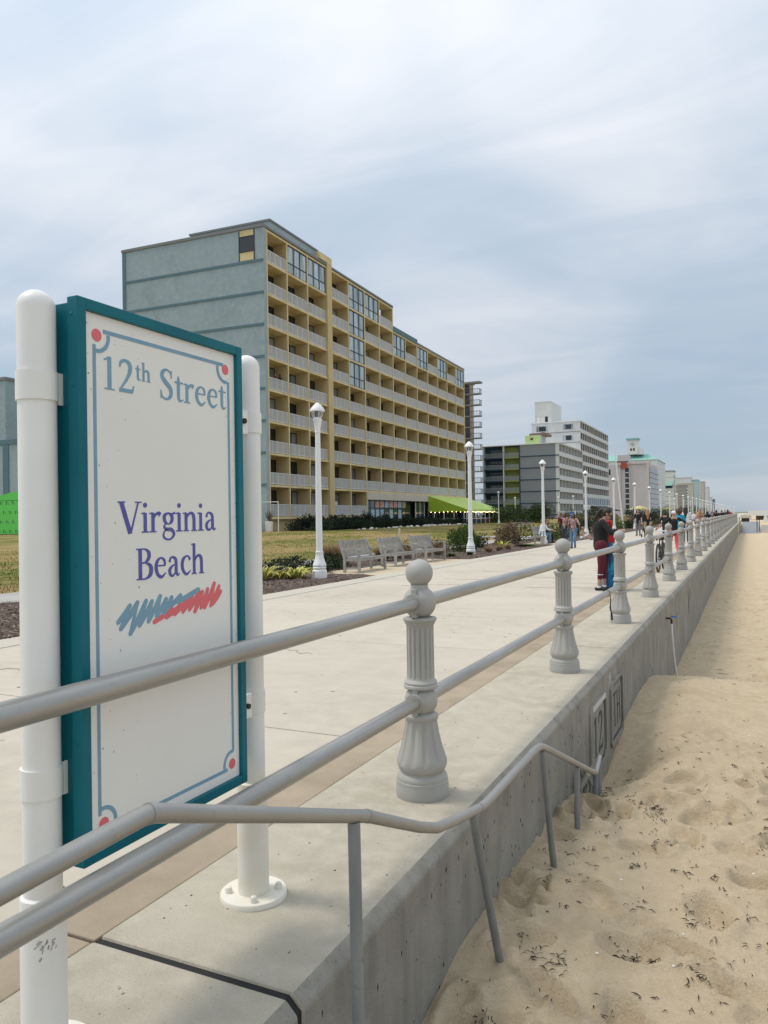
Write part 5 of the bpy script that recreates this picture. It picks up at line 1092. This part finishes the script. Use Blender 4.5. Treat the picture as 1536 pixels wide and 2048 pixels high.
# 1. woman holding a child in a towel by the railing: bent neck, arms forward
def shades(t, P, ht):
    c = MB(); c.bar(ht(-.085, .0, .012), ht(-.07, .09, .012), .006, .014).bar(ht(.085, .0, .012), ht(.07, .09, .012), .006, .014)
    for q in (-1, 1): c.ell(ht(q * .036, .098, .006), (.034, .012, .022), 10, 6)
    c.out('sunglasses', SHAD, t)
    MB().lathe([(0, .060), (.014, .060)], 14, P['knr'].lerp(P['anr'], .42)).out('reflective_stripe', WHT, t)
def wsock(t, P, ht):
    shades(t, P, ht)
    for q in 'lr': MB().lathe([(-.02, .043), (.02, .042)], 12, P['an' + q]).out('sock', WHT, t)
person('woman in black top and maroon leggings bending over a child at the railing', (-2.72, 15.95, 0), R(-78), dict(hed=(.0, .13, 1.555), nck=(0, .05, 1.455), chs=(0, .0, 1.29), face=(0, .82, -.56), shl=(-.18, .03, 1.40), shr=(.18, .03, 1.40), ell=(-.28, .16, 1.19), elr=(.27, .18, 1.18), wrl=(-.13, .36, 1.22), wrr=(.10, .37, 1.17), knl=(-.09, .05, .5), knr=(.09, -.01, .5), anl=(-.09, .06, .085), anr=(.1, -.06, .085)), 1.70, BLK, MARO, SKIN, HAIR, 'pony', .96, .80, 1.10, .016, wsock, female=True)
M_TOWEL = cloth('blue towel', (.015, .13, .30), var=(3.5, (.02, .34, .50), .48, .6), var2=(9, (.01, .05, .16), .55, .7))
def towel(t, P, ht):
    c = MB(); c.lathe([(.02, .20), (.10, .205), (.3, .185), (.6, .17), (.9, .175), (1.12, .165), (1.24, .11)], 20, (0, .02, 0), flutes=((.02, .95, 7, .03),)); o = c.out('towel', M_TOWEL, t)
person('child wrapped in a bright blue towel under a red hood', (-2.60, 16.22, 0), R(95), dict(ell=(-.2, .05, 1.16), elr=(.2, .05, 1.16), wrl=(-.08, .14, 1.05), wrr=(.08, .14, 1.05)), 1.42, REDC, JEAN2, SKIN, REDC, 'short', 1.0, 1.0, 1.0, .018, towel)
# 2. group at the bench by the third lamp
SIT = dict(pel=(0, 0, .50), wst=(0, .03, .66), chs=(0, .10, .85), nck=(0, .16, 1.0), hed=(0, .22, 1.12), shl=(-.18, .13, .96), shr=(.18, .13, .96), ell=(-.22, .30, .74), elr=(.22, .30, .74), wrl=(-.08, .50, .70), wrr=(.08, .50, .70), hpl=(-.09, .02, .48), hpr=(.09, .02, .48), knl=(-.12, .42, .47), knr=(.12, .42, .47), anl=(-.12, .40, .085), anr=(.12, .40, .085))
person('person in white shirt and light jeans sitting hunched on the bench', (-10.12, 41.1, .0), R(-70), SIT, 1.78, WHT, JEAN, SKIN, HAIRB, 'short', .9, 1, 1.2)
person('person in dark top sitting on the bench beside the white shirt', (-10.12, 41.9, .0), R(-80), SIT, 1.6, JEAN2, BLK, SKIN, HAIRB, 'short', .5, 1, 1.0)
person('long haired girl in open dark jacket shading her eyes by the bench', (-9.25, 42.9, 0), R(160), dict(elr=(.40, .05, 1.52), wrr=(.20, .12, 1.66)), 1.62, FLOR, JEAN2, SKIN2, HAIR, 'long', .8, 1, .95)
person('long haired girl in patterned top and ripped jeans walking towards us', (-7.2, 35.15, 0), R(170), dict(knl=(-.09, .14, .52), anl=(-.08, .02, .12), elr=(.30, .16, 1.22), wrr=(.16, .25, 1.42), ell=(-.30, .0, 1.15), wrl=(-.34, .05, .92)), 1.60, FLOR, JEAN, SKIN2, HAIR, 'long', .45, 1, .95)
person('person in dark red top far behind the bench group', (-12.6, 57.0, 0), R(150), None, 1.66, DRED, BLK, SKIN2, HAIR, 'short', .8)
GSIT = dict(pel=(0, 0, .12), wst=(0, -.03, .28), chs=(0, -.04, .48), nck=(0, .0, .63), hed=(0, .06, .76), shl=(-.17, -.02, .58), shr=(.17, -.02, .58), ell=(-.24, .12, .36), elr=(.24, .12, .36), wrl=(-.14, .34, .34), wrr=(.14, .34, .34), hpl=(-.1, .02, .12), hpr=(.1, .02, .12), knl=(-.16, .38, .36), knr=(.16, .38, .30), anl=(-.14, .64, .085), anr=(.14, .70, .085))
person('person in tan clothes sitting on the ground at the fourth lamp post', (-9.15, 47.2, 0), R(-110), GSIT, 1.55, TANC, WHT, SKIN, HAIRO, 'short', .4, .6)
# 3. couple with pushchair
person('big man in black shirt pushing a pushchair towards us', (-6.1, 53.2, 0), R(172), dict(ell=(-.30, .12, 1.16), elr=(.30, .12, 1.16), wrl=(-.22, .36, 1.03), wrr=(.22, .36, 1.03)), 1.84, BLK, JEAN2, SKIN, HAIRB, 'short', .5, 1, 1.45)
person('person in black walking behind the man with the pushchair', (-6.95, 55.6, 0), R(168), None, 1.80, BLK, GREYC, SKIN, HAIR, 'short', .5)
def stroller(loc, rz):
    t = thing('pushchair', 'black folding pushchair with a pale load pushed along the promenade', 'pushchair', loc, rz)
    MB().bar((0, -.35, .12), (0, -.02, .62), .5, .04, (0, .5, .8)).bar((0, -.02, .5), (0, .34, .46), .46, .06).out('seat', BLK, t)
    MB().lathe([(.0, .27), (.12, .24), (.22, .12), (.25, 0)], 12, (0, -.16, .68)).out('hood', GREYC, t); MB().ell((0, .1, .62), (.15, .17, .12)).out('blanket', WHT, t)
    for x in (-.24, .24):
        MB().tube([(x, .40, .12), (x, -.1, .62), (x, -.45, 1.02)], .014, 6).tube([(x, -.38, .12), (x, .05, .5)], .014, 6).out('frame_tube', SHOE, t)
        for y in (.40, -.38): MB().tube([(x - .02, y, .11), (x + .02, y, .11)], .11, 14).out('wheel', SHOE, t)
    MB().tube([(-.24, -.45, 1.02), (.24, -.45, 1.02)], .018, 8).out('handle', SHOE, t)
stroller((-6.0, 52.3, 0), R(172))
# 4. people walking away along the railing
WALK = dict(knl=(-.09, .20, .52), anl=(-.09, .26, .10), knr=(.09, -.02, .5), anr=(.09, -.24, .14), elr=(.27, .10, 1.15), wrr=(.25, .28, .98), ell=(-.27, -.14, 1.16), wrl=(-.27, -.12, .92))
person('person in white cap, black top and coral trousers leaning forward in mid stride', (-2.45, 29.4, 0), R(18), dict(WALK, ell=(-.42, -.05, 1.25), wrl=(-.58, .0, 1.08), elr=(.40, .06, 1.28), wrr=(.60, .1, 1.2)), 1.62, BLK, CORAL, SKIN, WHT, 'cap', .5, .92, 1.0)
person('person in turquoise shirt with a brown curly head walking away', (-2.75, 35.5, 0), R(8), WALK, 1.70, TURQ, JEAN2, SKIN2, HAIRB, 'curly', .55, 1, 1.25)
person('person in white top with long black hair down the back', (-2.9, 41.5, 0), R(2), WALK, 1.84, WHT, JEAN2, SKIN2, HAIR, 'long', .6, 1, 1.1)
person('woman with red blond hair in pale trousers behind the white cap', (-5.4, 47.5, 0), R(10), WALK, 1.78, BLK, TANC, SKIN, HAIRO, 'long', .8, 1, 1)
person('person in black behind the red blond woman', (-4.3, 46, 0), R(5), WALK, 1.6, BLK, JEAN2, SKIN, HAIR, 'short', .8)
person('woman with light brown hair in pale pink top leaning at the railing', (-2.8, 52, 0), R(-20), WALK, 1.66, FLOR, WHT, SKIN, HAIRO, 'long', .6)
CR = [(-3.0, 66, BLK, HAIR), (-3.8, 70, TANC, HAIRB), (-2.7, 76, BLK, HAIR), (-3.3, 83, GREYC, HAIR), (-2.6, 88, BLK, HAIRB), (-2.5, 96, JEAN2, HAIR), (-2.4, 104, REDC, HAIR), (-3.4, 92, CORAL, HAIR), (-4.4, 75, WHT, HAIRO), (-2.3, 112, DRED, HAIRB), (-5.2, 98, BLK, HAIR), (-4.8, 120, BLUEC, HAIR)]
CN = ['black shirt', 'tan shirt', 'black jacket', 'grey shirt', 'black top and brown hair', 'dark blue jacket', 'red shirt', 'coral top', 'white shirt and fair hair', 'dark red jacket', 'black coat near the planting side', 'blue shirt']
for i, (x, y, tp, hr_) in enumerate(CR):
    person('distant walker in %s in the crowd along the far railing' % CN[i], (x, y, 0), R(random.uniform(-20, 20) + (180 if i % 2 else 0)), WALK, random.uniform(1.62, 1.85), tp, JEAN2 if i % 3 else BLK, SKIN if i % 2 else SKIN2, hr_, 'short' if i % 3 else 'long', .5, 1, 1, .03, group='distant walkers by the far railing')
# 5. hotel guests
hp_ = lambda y, x, z: tuple(h0 + dv * y + nv * x + Vector((0, 0, z)))
person('guest in dark shirt on the hotel end balcony, right of a pair', hp_(3.2, -.5, FZ[4]), R(-90), None, 1.75, BLK, GREYC, SKIN2, HAIR, 'short', .5, vox=.03)
person('guest in dark red shirt on the hotel end balcony, left of a pair', hp_(2.3, -.5, FZ[4]), R(-80), None, 1.7, DRED, GREYC, SKIN, HAIR, 'short', .5, vox=.03)
person('guest in pale shirt and dark cap on a bottom balcony', hp_(14.2, -.55, FZ[0]), R(-90), None, 1.75, WHT, JEAN, SKIN, BLK, 'cap', .5, vox=.03)
person('diner in blue shirt under the green awning', hp_(47.5, 2.6, .45), R(30), None, 1.75, BLUEC, BLK, SKIN, HAIR, 'short', .6, vox=.03)
person('dark dressed person standing at the left end of the awning', hp_(41.4, 2.2, .45), R(-60), None, 1.85, BLK, BLK, SKIN2, HAIR, 'short', .9, vox=.03)

# ================================================================== BICYCLES
def bicycle(label, loc, rz, frame, saddle, bar_m, upright=True, lean=0):
    t = thing('bicycle', label, 'bicycle', loc, rz); t.rotation_euler = (0, lean, rz)     # rides towards +y
    W = .34
    for y in (-.53, .53):
        w_ = MB(); w_.tube([(0, y + W * math.cos(a), .36 + W * math.sin(a)) for a in np.linspace(0, 2 * math.pi, 29)], .022, 8, False); wo = w_.out('wheel', SHOE, t)
        s = MB()
        for a in np.linspace(0, math.pi, 8, endpoint=False): s.bar((-.01, y - W * math.cos(a), .36 - W * math.sin(a)), (.01, y + W * math.cos(a), .36 + W * math.sin(a)), .004, .004)
        s.tube([(-.05, y, .36), (.05, y, .36)], .022, 8); s.out('spoke', M_RAIL, wo)
        MB().tube([(0, y + (W + .04) * math.cos(a), .36 + (W + .04) * math.sin(a)) for a in np.linspace(.5, 2.9, 14)], .018, 6).out('mudguard', frame, t)
    MB().tube([(0, -.53, .36), (0, -.08, .30), (0, .36, .72)], .022, 8).tube([(0, -.53, .36), (0, -.20, .66)], .016, 8).tube([(0, -.08, .30), (0, -.22, .74)], .022, 8).tube([(0, -.20, .66), (0, .05, .60), (0, .34, .80)], .020, 8).tube([(0, .53, .36), (0, .40, .68), (0, .33, .92)], .02, 8).out('frame', frame, t)
    MB().tube([(0, -.22, .74), (0, -.25, .90)], .014, 8).out('seat_post', SHOE, t)
    MB().cap((0, -.38, .95), (0, -.12, .95), .085, .03).ell((0, -.36, .95), (.125, .10, .055)).out('saddle', saddle, t)
    for x in (-.05, .05): MB().tube([(x, -.36, .84), (x, -.30, .91)], .022, 8).out('saddle_spring', SHOE, t)
    MB().tube([(-.33, .08, .98), (-.25, .22, 1.03), (-.10, .30, 1.07), (0, .31, 1.06), (.10, .30, 1.07), (.25, .22, 1.03), (.33, .08, .98)], .015, 8).tube([(0, .33, .9), (0, .31, 1.06)], .015, 8).out('handlebar', bar_m, t)
    for x in (-1, 1): MB().tube([(x * .33, .08, .98), (x * .345, -.03, .96)], .02, 8).out('grip', SHOE, t)
    for x in (-1, 1):
        MB().bar((x * .07, -.08, .30), (x * .07, -.08 + x * .12, .30 - x * .10 * -1), .014, .02).out('crank', SHOE, t); MB().cbox((x * .15, -.08 + x * .12, .30 + x * .10), (.055, .04, .014)).out('pedal', SHOE, t)
    MB().tube([(-.03, -.08, .30), (.04, -.08, .30)], .085, 18).out('chain_ring', SHOE, t)
    return t
bicycle('black bicycle with wide tan saddle and white handlebar parked inside the railing', (-2.15, 21.75, -.005), R(-2), SHOE, mat('tan saddle', (.50, .40, .26), .6), WHT)
for i, (dx, dy) in enumerate(((0, 0), (-1.3, 1.5))): bicycle('parked bicycle by the lawn path, %s of the two' % ('nearer' if i == 0 else 'farther'), (-19.6 + dx, 72.6 + dy, .06), R(60), M_COPE, SHOE, SHOE)
rk = thing('bike_rack', 'low grey rack beside the parked bicycles on the lawn', 'bicycle rack', (-21.6, 75.5, .1), R(35)); 
for i in range(5): MB().tube([(i * .5, 0, 0), (i * .5, 0, .7), (i * .5 + .35, 0, .7), (i * .5 + .35, 0, 0)], .03, 6).out('hoop', M_PIPE, rk)

# ================================================================== SMALL THINGS
bs_ = thing('blue_sign', 'small upright blue sign board behind the standing girls', 'sign', (-13.6, 66.0, 0)); MB().box(-.2, .2, -.03, .03, .75, 1.75).out('board', mat('sign board blue', (.02, .12, .42), .6), bs_); MB().box(.21, .27, -.04, .04, 0, 1.85).out('post', M_WHITE, bs_)
for i in range(4): MB().box(-.15, .12, -.036, -.031, 1.5 - i * .2, 1.55 - i * .2).out('text_bar', M_WHITE, bs_)
du = thing('waste_cart', 'dark green tilted waste cart by the hotel corner', 'cart', (-38.9, 55.0, .4)); MB().prism([(-.7, .1), (.35, .05), (.8, .95), (.2, 1.05)], -.5, .5, lambda x, z, y: (x, y, z)).out('bin', mat('dark green plastic', (.02, .045, .035), .6), du)
for y in (-.45, .45): MB().tube([(-.3, y - .04, .16), (-.3, y + .04, .16)], .16, 12).out('wheel', SHOE, du)
fn = thing('fence_frame', 'thin white pipe frame beside the waste cart', 'frame', (-37.2, 55.6, .4)); MB().tube([(-1.2, -.4, 0), (-1.2, -.4, 2.6), (.5, .5, 2.6), (.5, .5, 0)], .045, 8).out('pipe', M_WHITE, fn)
pt = thing('white_planter', 'white cylinder planter at the hotel corner', 'planter', (-37.6, 56.0, .4)); MB().lathe([(0, .3), (.9, .36), (.92, .3)], 16).out('pot', M_WHITE, pt); 
b = MB()
for i in range(60): a = random.uniform(0, 6.3); r = random.uniform(.1, .55); b.bar((0, 0, .9), (math.cos(a) * r, math.sin(a) * r, random.uniform(1.3, 1.9)), .02, .01)
b.out('dry_twig', M_TWIG, pt)
wp = tag(MB().box(-.05, .05, -.05, .05, 0, .75).out('wooden_stake', M_CREAM, None, (-20.5, 45.5, .06)), 'short wooden stake standing in the lawn above the third bench', 'stake')
def pchair(loc, rz, lab):
    t = thing('balcony_chair', lab, 'chair', loc, rz, 'white plastic chairs on the balconies'); MB().box(-.25, .25, -.22, .22, .40, .44).out('seat', M_WCH, t); MB().box(-.25, .25, -.24, -.2, .45, .85).out('backrest', M_WCH, t)
    for x in (-.22, .22):
        for y in (-.2, .2): MB().box(x - .02, x + .02, y - .02, y + .02, 0, .4).out('leg', M_WCH, t)
for (bay, k, lab) in ((0, 1, 'white plastic chair on the second lowest end balcony'), (1, 0, 'white plastic chair on the bottom balcony second from the corner'), (1, 3, 'white plastic chair on a fourth row balcony, second from the corner'), (3, 3, 'white plastic chair on a fourth row balcony just past the pilaster'), (5, 2, 'white plastic chair on a third row balcony above the shop front'), (1, 7, 'white plastic chair on the balcony below the corner glazing')):
    pchair(hp_(BAYS[bay][0] + 1.2, -.75, FZ[k]), R(-60), lab)
# on the wall and railing
hs = thing('hose_tap', 'blue handled tap on the wall with a white hose hanging to the sand', 'tap', (-1.33, 14.1, 0))
MB().tube([(.0, 0, -.27), (.07, 0, -.27), (.09, 0, -.30), (.09, 0, -.37)], .018, 10).out('tap', M_RUST, hs); MB().bar((.08, -.0, -.235), (.185, .0, -.245), .016, .022).out('handle', mat('blue plastic', (.02, .13, .45), .5), hs)
MB().tube([(.09, 0, -.36), (.095, .02, -.6), (.10, .20, -.95), (.11, .42, -1.25), (.14, .52, -1.46), (.2, .5, -1.5)], .019, 10).out('hose', WHT, hs)
stp = thing('strap', 'thin black twisted strap hanging from the lower rail', 'strap', (RX, 10.17, 0)); b = MB()
b.tube([(0, .05 * math.sin(a) * 0, .525 + .049 * math.sin(a)) if False else (.047 * math.cos(a), 0, .525 + .047 * math.sin(a)) for a in np.linspace(0, 6.28, 16)], .004, 6); b.tube([(.045, 0, .51), (.05, .01, .42), (.04, .015, .34), (.055, .02, .27)], [.004, .007, .010, .008], 6).tube([(.055, .02, .27), (.06, .03, .18)], .013, 6); b.out('cord', BLK, stp)
rp = thing('frayed_rope', 'bundle of frayed pale rope strands at the wall behind the handrail', 'rope', (-1.24, 6.45, 0)); rn = random.Random(9); M_ROPE = mat('frayed rope', (.33, .315, .26), .95, island=.35)
b = MB()
for i in range(34):
    y = rn.uniform(-.16, .17); x = rn.uniform(-.05, .06); b.tube([(x * .3 - .03, y * .5, -.56 + rn.uniform(-.03, .03)), (x * .7 + .02, y * .7 + .03, -.66), (x, y, -.82), (x + rn.gauss(0, .02), y * 1.2, rn.uniform(-1.04, -.9))], [.012, .012, .009, .004], 5)
b.out('strand', M_ROPE, rp, kind='stuff'); MB().tube([(-.03, -.16, -.66), (.02, -.12, -.57), (.05, .0, -.53), (.03, .12, -.57), (0, .16, -.68)], .022, 8).out('loop', M_ROPE, rp)
# far beach end: ramp, posts, pier and stand
far = thing('beach_access_wall', 'low white concrete wall and grey ramp at the far end of the beach', 'wall', (1.5, 122.5, -1.5)); MB().box(0, 12, 0, .4, -.4, 1.1).out('wall', M_PALEW, far)
rp2 = thing('beach_ramp', 'sloping grey ramp between sea wall and white wall', 'ramp', (-1.0, 118, -1.5)); MB().add([(0, 0, -.02), (2.3, 0, -.02), (2.3, 19, 1.42), (0, 19, 1.42), (0, 0, -.4), (2.3, 0, -.4), (2.3, 19, -.4), (0, 19, -.4)], [(0, 1, 2, 3), (0, 4, 5, 1), (1, 5, 6, 2), (2, 6, 7, 3), (3, 7, 4, 0)]).out('deck', M_GREY, rp2)
for i, (x, y, h, m) in enumerate(((.95, 120, 2.6, M_DKB), (1.25, 121, 2.3, M_DKB), (-1.2, 112, 2.4, M_PIPE))): tag(MB().tube([(0, 0, 0), (0, 0, h)], .05, 8).out('timber_post', m, None, (x, y, -1.6)), ['dark timber post left of the far white wall, the taller', 'dark timber post left of the far white wall, the shorter', 'grey post at the end of the railing'][i], 'post')
pp = tag(MB().tube([(0, 0, 0), (0, 0, 2.3)], .08, 8).out('white_pole', M_LAMP, None, (-1.85, 115.3, 0)), 'white pole just past the end of the railing', 'pole')
pr = thing('fishing_pier', 'low white pier deck on posts across the far beach', 'pier', (-1, 168, -.12)); MB().box(.8, 60, 0, 8, .85, 1.2).box(.8, 60, 0, .1, 1.2, 1.85).out('deck', M_CLK, pr)
for i in range(16): MB().box(1 + i * 3.2, 1.35 + i * 3.2, .5, .8, -.3, .85).out('post', M_CLK, pr)
for i in range(3): MB().box(2.2 + i * 6, 6.2 + i * 6, 3, 6, -.2, .8).out('stall', M_TAN, pr)
kb = thing('beach_kiosk', 'small tan kiosk left of the pier', 'kiosk', (-1.2, 140, -.12)); MB().box(0, 1.2, 0, 2, .0, .6).out('wall', M_DKB, kb); MB().box(-.1, 1.3, -.2, 2.2, .61, 1.1).out('roof', M_CREAM, kb)
ls = thing('lifeguard_stand', 'white lifeguard stand in front of the pier', 'lifeguard stand', (2.35, 139, -.12)); MB().prism([(-.35, 0), (.35, 0), (.15, 1.1), (-.15, 1.1)], -.4, .4, lambda x, z, y: (x, y, z)).out('tower', M_LAMP, ls); MB().box(-.2, .2, -.4, .4, 1.11, 1.7).out('seat', M_LAMP, ls)
# litter of weed and twigs blown on the sand
M_WEED = mat('dry seaweed', (.035, .024, .016), .95, island=.6); rn = random.Random(21)
def weed(b, x, y, n, sp_, l):
    for _ in range(n):
        px, py = x + rn.gauss(0, sp_), y + rn.gauss(0, sp_ * 1.4); px = max(px, -1.30); z = sz(px, py) + .003; a = rn.uniform(0, 6.3); ll = l * rn.uniform(.3, 1.2); c, s = math.cos(a), math.sin(a); k = rn.gauss(0, .3)
        b.tube([(px - c * ll / 2, py - s * ll / 2, z), (px - s * ll * k * .3, py + c * ll * k * .3, z + .004 + rn.random() * .01), (px + c * ll / 2, py + s * ll / 2, z + rn.random() * .008)], [.0010, .0026 * rn.uniform(.5, 1.5), .0008], 4, False, False)
b = MB()
for _ in range(620): weed(b, rn.uniform(-1.25, 1.0), 2.7 + 5.6 * rn.random() ** 1.2, rn.choice((1, 1, 1, 2, 3, 6)), .016, rn.choice((.018, .03, .05)))
for _ in range(120): weed(b, rn.uniform(-1.25, 1.6), rn.uniform(12.6, 32), rn.choice((1, 2, 3, 5)), .12, .14)
for _ in range(40): weed(b, rn.uniform(-1.1, 1.2), rn.uniform(8, 12), rn.choice((1, 1, 2)), .03, .05)
b.out('weed_litter', M_WEED, kind='stuff')['label'] = 'scattered bits of dry dark seaweed and twigs on the sand'
for (x, y, n, lab) in ((-.70, 6.10, 60, 'largest tangle of dark seaweed, right of the handrail end'), (-1.10, 3.15, 90, 'dark clump of seaweed at the bottom edge of the sand by the wall'), (-.24, 3.95, 30, 'seaweed tangle in the lower right corner of the sand'), (-.60, 4.06, 26, 'small seaweed tangle with a pale straw in the near sand'), (-.88, 3.75, 22, 'thin seaweed wisp beside a foot print in the near sand'), (-.98, 3.72, 18, 'seaweed wisp nearest the second handrail leg')):
    b = MB(); weed(b, x, y, n, .038, .045); tag(b.out('seaweed_clump', M_WEED), lab, 'seaweed', 'tangles of dry seaweed')
b = MB(); rn2 = random.Random(2)
for _ in range(70): x, y = rn2.uniform(-1.1, 1.2), rn2.uniform(3, 13); b.ell((x, y, sz(x, y) + .002), (.007 * rn2.uniform(.5, 1.5), .009, .004), 6, 4)
b.out('shell_bits', WHT, kind='stuff')['label'] = 'tiny white shell bits on the sand'
